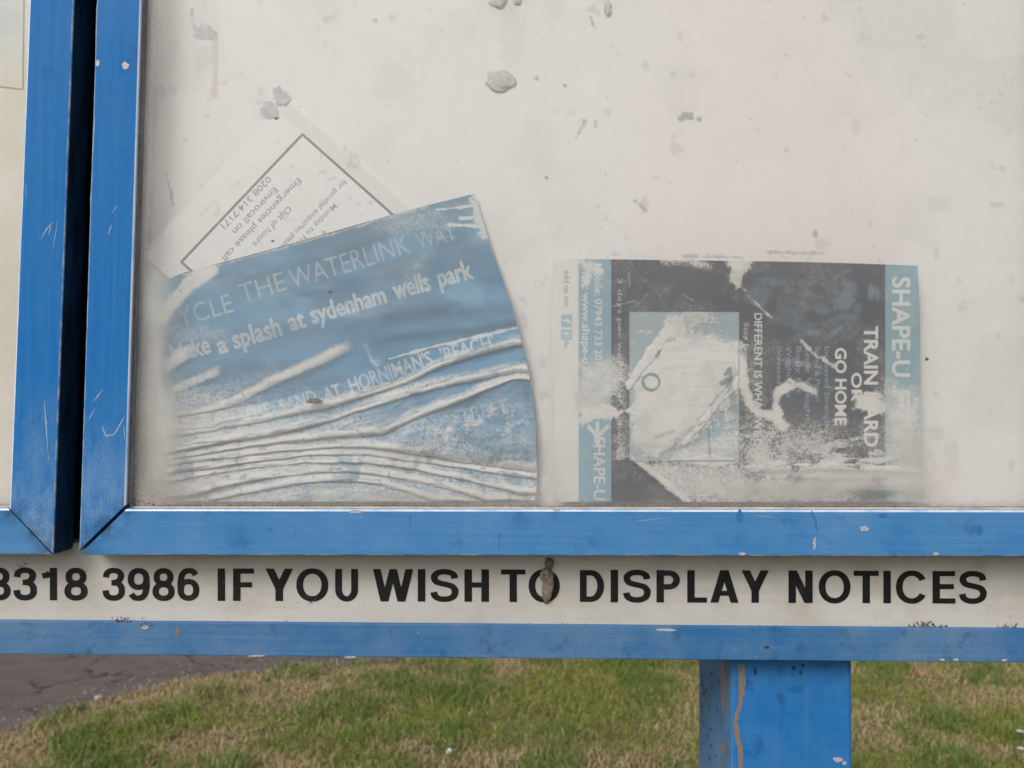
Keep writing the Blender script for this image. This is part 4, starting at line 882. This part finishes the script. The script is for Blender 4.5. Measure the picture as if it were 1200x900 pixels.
# ---- putty lumps, leaf bits, cocoon, lichen, crumbs
def lump(name, cx, cy, rx, ry, Y, th, mat, seed, sub=3, rough=.25, parent=None):
    bm = bmesh.new(); bmesh.ops.create_icosphere(bm, subdivisions=sub, radius=1); c = onY(cx, cy, Y); s = (Y + CAM_D) / F_PX
    r = random.Random(seed); o = Vector((r.uniform(0, 99), r.uniform(0, 99), r.uniform(0, 99)))
    from mathutils import noise
    for v in bm.verts:
        q = v.co.copy(); n = 1 + rough * noise.noise(q * 1.6 + o) + rough * .5 * noise.noise(q * 4 + o)
        v.co = Vector((c[0] + q.x * rx * s * n, c[1] + q.y * th * n - th * .25, c[2] + q.z * ry * s * n))
    return bmobj(name, bm, mat, parent, True)
for i, (x, y, rx, ry, lab) in enumerate([(586.5, 94.5, 17, 12, 'grey putty lump alone on the white panel, cracked across its top'), (584, 1, 10, 9, 'round grey putty lump of the pair above the cracked one'),
        (606, 1, 4.5, 4.5, 'pea sized putty lump beside the round one of the pair'), (712, 10, 4.5, 9, 'dark narrow putty lump hanging upright on the white panel'),
        (240, 38, 14, 13, 'flat pale putty smear above a rusty drip mark'), (315, 129, 14, 11, 'grey putty lump at the top corner of the white notice'), (329, 113, 12, 13, 'wrinkled putty lump touching the one on the white notice corner')]):
    r = random.Random(520 + i); ph = [r.uniform(0, 6.3) for _ in range(4)]
    if i > 3:
        n = 40; pts = [(x + rx * q * math.cos(a), y + ry * q * math.sin(a)) for a in [2 * math.pi * j / n for j in range(n)] for q in [.80 + .13 * math.sin(2 * a + ph[0]) + .10 * math.sin(3 * a + ph[1]) + .08 * math.sin(7 * a + ph[2]) + .06 * math.sin(11 * a + ph[3])]]
        yb_ = YPANEL - (.0036 if i > 4 else .0003)
        o = mk('adhesive_putty', [tuple(onY(a, b, yb_)) for a, b in pts] + [tuple(onY(x, y, yb_ - .00012))], [(j, (j + 1) % n, n) for j in range(n)], M['smear'], smooth=True)
        tag(o, lab, 'putty', 'putty lumps on the white panel'); continue
    tag(lump('adhesive_putty', x, y, rx, ry, YPANEL - (.003 if i > 4 else .0006), .0012 if i < 4 else .00014, M['putty' if i < 4 else 'smear'], 500 + i, rough=.75 if i > 3 else .35), lab, 'putty', 'putty lumps on the white panel')
for i, (x, y, s, lab) in enumerate([(323, 139, 4, 'tiny curled green leaf bit on the putty lump'), (319, 282.5, 3.6, 'tiny green leaf bit above the edge of the blue poster'), (386, 342.5, 5.5, 'green leaf bit lying on the blue poster'), (1085, 421, 5, 'green leaf bit beside the edge of the torn flyer')]):
    r = random.Random(600 + i); n = 12; pts = []
    for q in range(n):
        a = 2 * math.pi * q / n; rad = s * (1 + .35 * math.cos(a)) * r.uniform(.5, 1) * (.62 if math.sin(a) else 1); pts.append((x + rad * math.cos(a), y + rad * .8 * math.sin(a)))
    fr = [tuple(onY(a, b, YP + .0035 - (0.0003 if j % 2 else 0))) for j, (a, b) in enumerate(pts)]; cen = tuple(onY(x, y, YP + .0032))
    tag(mk('leaf_bit', fr + [cen], [(j, (j + 1) % n, n) for j in range(n)], M['leaf']), lab, 'leaf bit', 'green leaf bits behind the glass')
# cocoon on the O of TO: a crusty tube with a crumbly head
bm = bmesh.new(); s = (YSTRIP + CAM_D) / F_PX
from mathutils import noise
for (cx, cy, rx, ry, an) in ((642, 688, 6.5, 18, .12), (640, 674, 7.5, 9, 0), (643.5, 660, 5, 7, 0)):
    m0 = len(bm.verts); bmesh.ops.create_icosphere(bm, subdivisions=3, radius=1); bm.verts.ensure_lookup_table()
    c = onY(cx, cy, YSTRIP)
    for v in bm.verts[m0:]:
        q = v.co.copy(); n = 1 + .22 * noise.noise(q * 2 + Vector((cx, cy, 0))) + .22 * noise.noise(q * 6 + Vector((cx, 0, cy))); x = q.x * rx * n; z = q.z * ry * n
        v.co = Vector((c[0] + (x * math.cos(an) + z * math.sin(an)) * s, c[1] - .0008 + q.y * .0030 * n, c[2] + (-x * math.sin(an) + z * math.cos(an)) * s))
tag(bmobj('insect_cocoon', bm, M['cocoon'], None, True), 'crusty brown insect cocoon stuck over the letter O', 'cocoon')
tag(lump('dead_insect', 369, 470, 9, 3, YP + .0036, .0012, M['cocoon'], 701, 3, .4), 'dead brown insect husk on the folds of the blue poster', 'insect')
def crust(name, spots, Y, mat, seed, label, cat):
    r = random.Random(seed); vs = []; fs = []
    for (x, y, s) in spots:
        c = onY(x, y, Y); sz = s * (Y + CAM_D) / F_PX; b = len(vs); n = 5
        for q in range(n):
            a = 2 * math.pi * q / n + r.random(); vs.append((c[0] + sz * math.cos(a) * r.uniform(.5, 1), c[1] + .0002, c[2] + sz * math.sin(a) * r.uniform(.5, 1)))
        vs.append((c[0], c[1] - sz * r.uniform(.4, 1), c[2])); fs += [(b + q, b + (q + 1) % n, b + n) for q in range(n)]
    return tag(mk(name, vs, fs, mat), label, cat)
r = random.Random(31)
def cl(cx, cy, sx, sy, n, s0, s1): return [(r.gauss(cx, sx), cy - abs(r.gauss(0, sy)), r.uniform(s0, s1)) for _ in range(n)]
crust('lichen_clump', cl(1084, 735.5, 8, 3.5, 60, .8, 2.2) + cl(1102, 736, 6, 2, 22, .7, 1.6), YSTRIP - .0004, M['lichen'], 1, 'dark lichen clump on the rail edge below the word NOTICES', 'lichen')
crust('lichen_clump', cl(1180, 736.5, 7, 2.5, 26, .7, 1.5) + [(1184, 722, 1), (1191, 732, 1.4)], YSTRIP - .0004, M['lichen'], 2, 'thin pale lichen clump beside the end of the lettered strip', 'lichen')
crust('lichen_clump', cl(141, 729, 6, 3.5, 26, .7, 1.8) + cl(172, 735, 5, 4, 24, .6, 1.5), YLOW - .0003, M['lichen'], 3, 'ragged lichen clump on the rail edge below the number 3986', 'lichen')
def ragged(name, seed, Y, y0f, n, xr_, label, mat, sx=1.2):
    rr = random.Random(seed); return tag(crust(name, [(rr.uniform(*xr_), 0, rr.uniform(.35, sx)) for _ in range(n)] and [(x, y0f(x) - abs(rr.gauss(0, .9)), rr.uniform(.35, sx)) for x in [rr.uniform(*xr_) for _ in range(n)]], Y, mat, seed, label, 'dirt'), kind='stuff')
ragged('dirt_crumbs', 41, YSTRIP - .0003, lambda x: 727.6 + x * .0077, 210, (0, 1200), 'dark crumbs of dirt along the foot of the lettered strip', M['lichen'])
ragged('dirt_crumbs', 42, YP - .0005, lambda x: 592.8 + x * .003, 620, (152, 1200), 'brown crumbs of dirt along the sill of the glazed door', M['crumb'], 1.3)
crust('dirt_crumbs', [(23 + r.gauss(0, 6), 664 + r.gauss(0, 3), r.uniform(.4, 1.2)) for _ in range(24)], YSTRIP - .0004, M['cocoon'], 43, 'brown crumbs stuck on the figure 3 of 8318', 'dirt')
crust('dirt_crumbs', [(365 + r.gauss(0, 4), 704 + r.gauss(0, 3), r.uniform(.4, 1.0)) for _ in range(14)] + [(348, 706, .9)], YSTRIP - .0004, M['cocoon'], 44, 'brown crumbs stuck under the O of YOU', 'dirt')

# ================================================================== SMALL THINGS ON THE GROUND
def gthing(name, px, py, size, mat, seed, label, cat, flat=.35, group=None):
    c = onG(px, py); bm = bmesh.new(); bmesh.ops.create_icosphere(bm, subdivisions=2, radius=1); q0 = Vector((seed * 1.7, seed * .3, 0))
    for v in bm.verts:
        q = v.co.copy(); n = 1 + .35 * noise.noise(q * 1.7 + q0); v.co = Vector((c[0] + q.x * size * n, c[1] + q.y * size * n, max(0, flat * size * (1 + q.z * n))))
    return tag(bmobj(name, bm, mat, None, True), label, cat, group)
gthing('stone', 116, 820, .022, M['stone'], 3, 'pale stone at the ragged edge of the grass by the path', 'stone', .5)
gthing('stone', 155, 797, .010, M['grit'], 4, 'small pale pebble lying on the cracked asphalt', 'stone', .5)
gthing('paper_scrap', 527, 884, .013, M['white_bit'], 5, 'small white scrap of paper in the grass', 'litter', .9)
def daisy(px, py, label):
    c = onG(px, py); t = empty('daisy', c); tag(t, label, 'flower', 'daisies by the post'); z = .05
    mk('stem', [(c[0] + .001 * math.cos(a), c[1] + .001 * math.sin(a), zz) for zz in (0, z) for a in (0, 2.1, 4.2)], [(0, 1, 4, 3), (1, 2, 5, 4), (2, 0, 3, 5)], M['leaf'], t)
    vs = []; fs = []
    for q in range(12):
        a = 2 * math.pi * q / 12; b = len(vs)
        for rr_, da in ((.003, -.2), (.013, -.2), (.015, 0), (.013, .2), (.003, .2)): vs.append((c[0] + rr_ * math.cos(a + da), c[1] + rr_ * math.sin(a + da), z + .0015 + (.002 if rr_ > .01 else 0) + .0002 * (q % 2)))
        fs.append((b, b + 1, b + 2, b + 3, b + 4))
    mk('petals', vs, fs, M['white_bit'], t)
daisy(1196, 872, 'white daisy standing alone in the grass'); daisy(1197, 893, 'white daisy standing alone in the grass')
c = onG(1076, 797); vs = []; n = 14
for q in range(n):
    a = 2 * math.pi * q / n; rad = .019 * (1 + .5 * math.cos(a)) * (.6 + .4 * abs(math.cos(a))); vs.append((c[0] + rad * math.cos(a), c[1] + rad * .8 * math.sin(a), .035 + .012 * math.sin(2 * a)))
vs.append((c[0], c[1], .028)); tag(mk('fallen_leaf', vs, [(q, (q + 1) % n, n) for q in range(n)], M['orange_leaf']), 'curled orange leaf fallen on the grass', 'leaf')
rr = random.Random(77); vs = []; fs = []
for q in range(420):
    t = rr.random(); i = int(t * (len(near) - 1)); x, y = near[i]; y += abs(rr.gauss(.0, .22)) + .01; x += rr.gauss(0, .1); s = rr.uniform(.003, .009); b = len(vs)
    for a in range(5): an = a * 1.257 + rr.random(); vs.append((x + s * math.cos(an), y + s * math.sin(an), .004))
    vs.append((x, y, .004 + s * .8)); fs += [(b + a, b + (a + 1) % 5, b + 5) for a in range(5)]
tag(mk('gravel', vs, fs, M['grit']), 'loose pale grit scattered along the edge of the asphalt', 'gravel', kind='stuff')
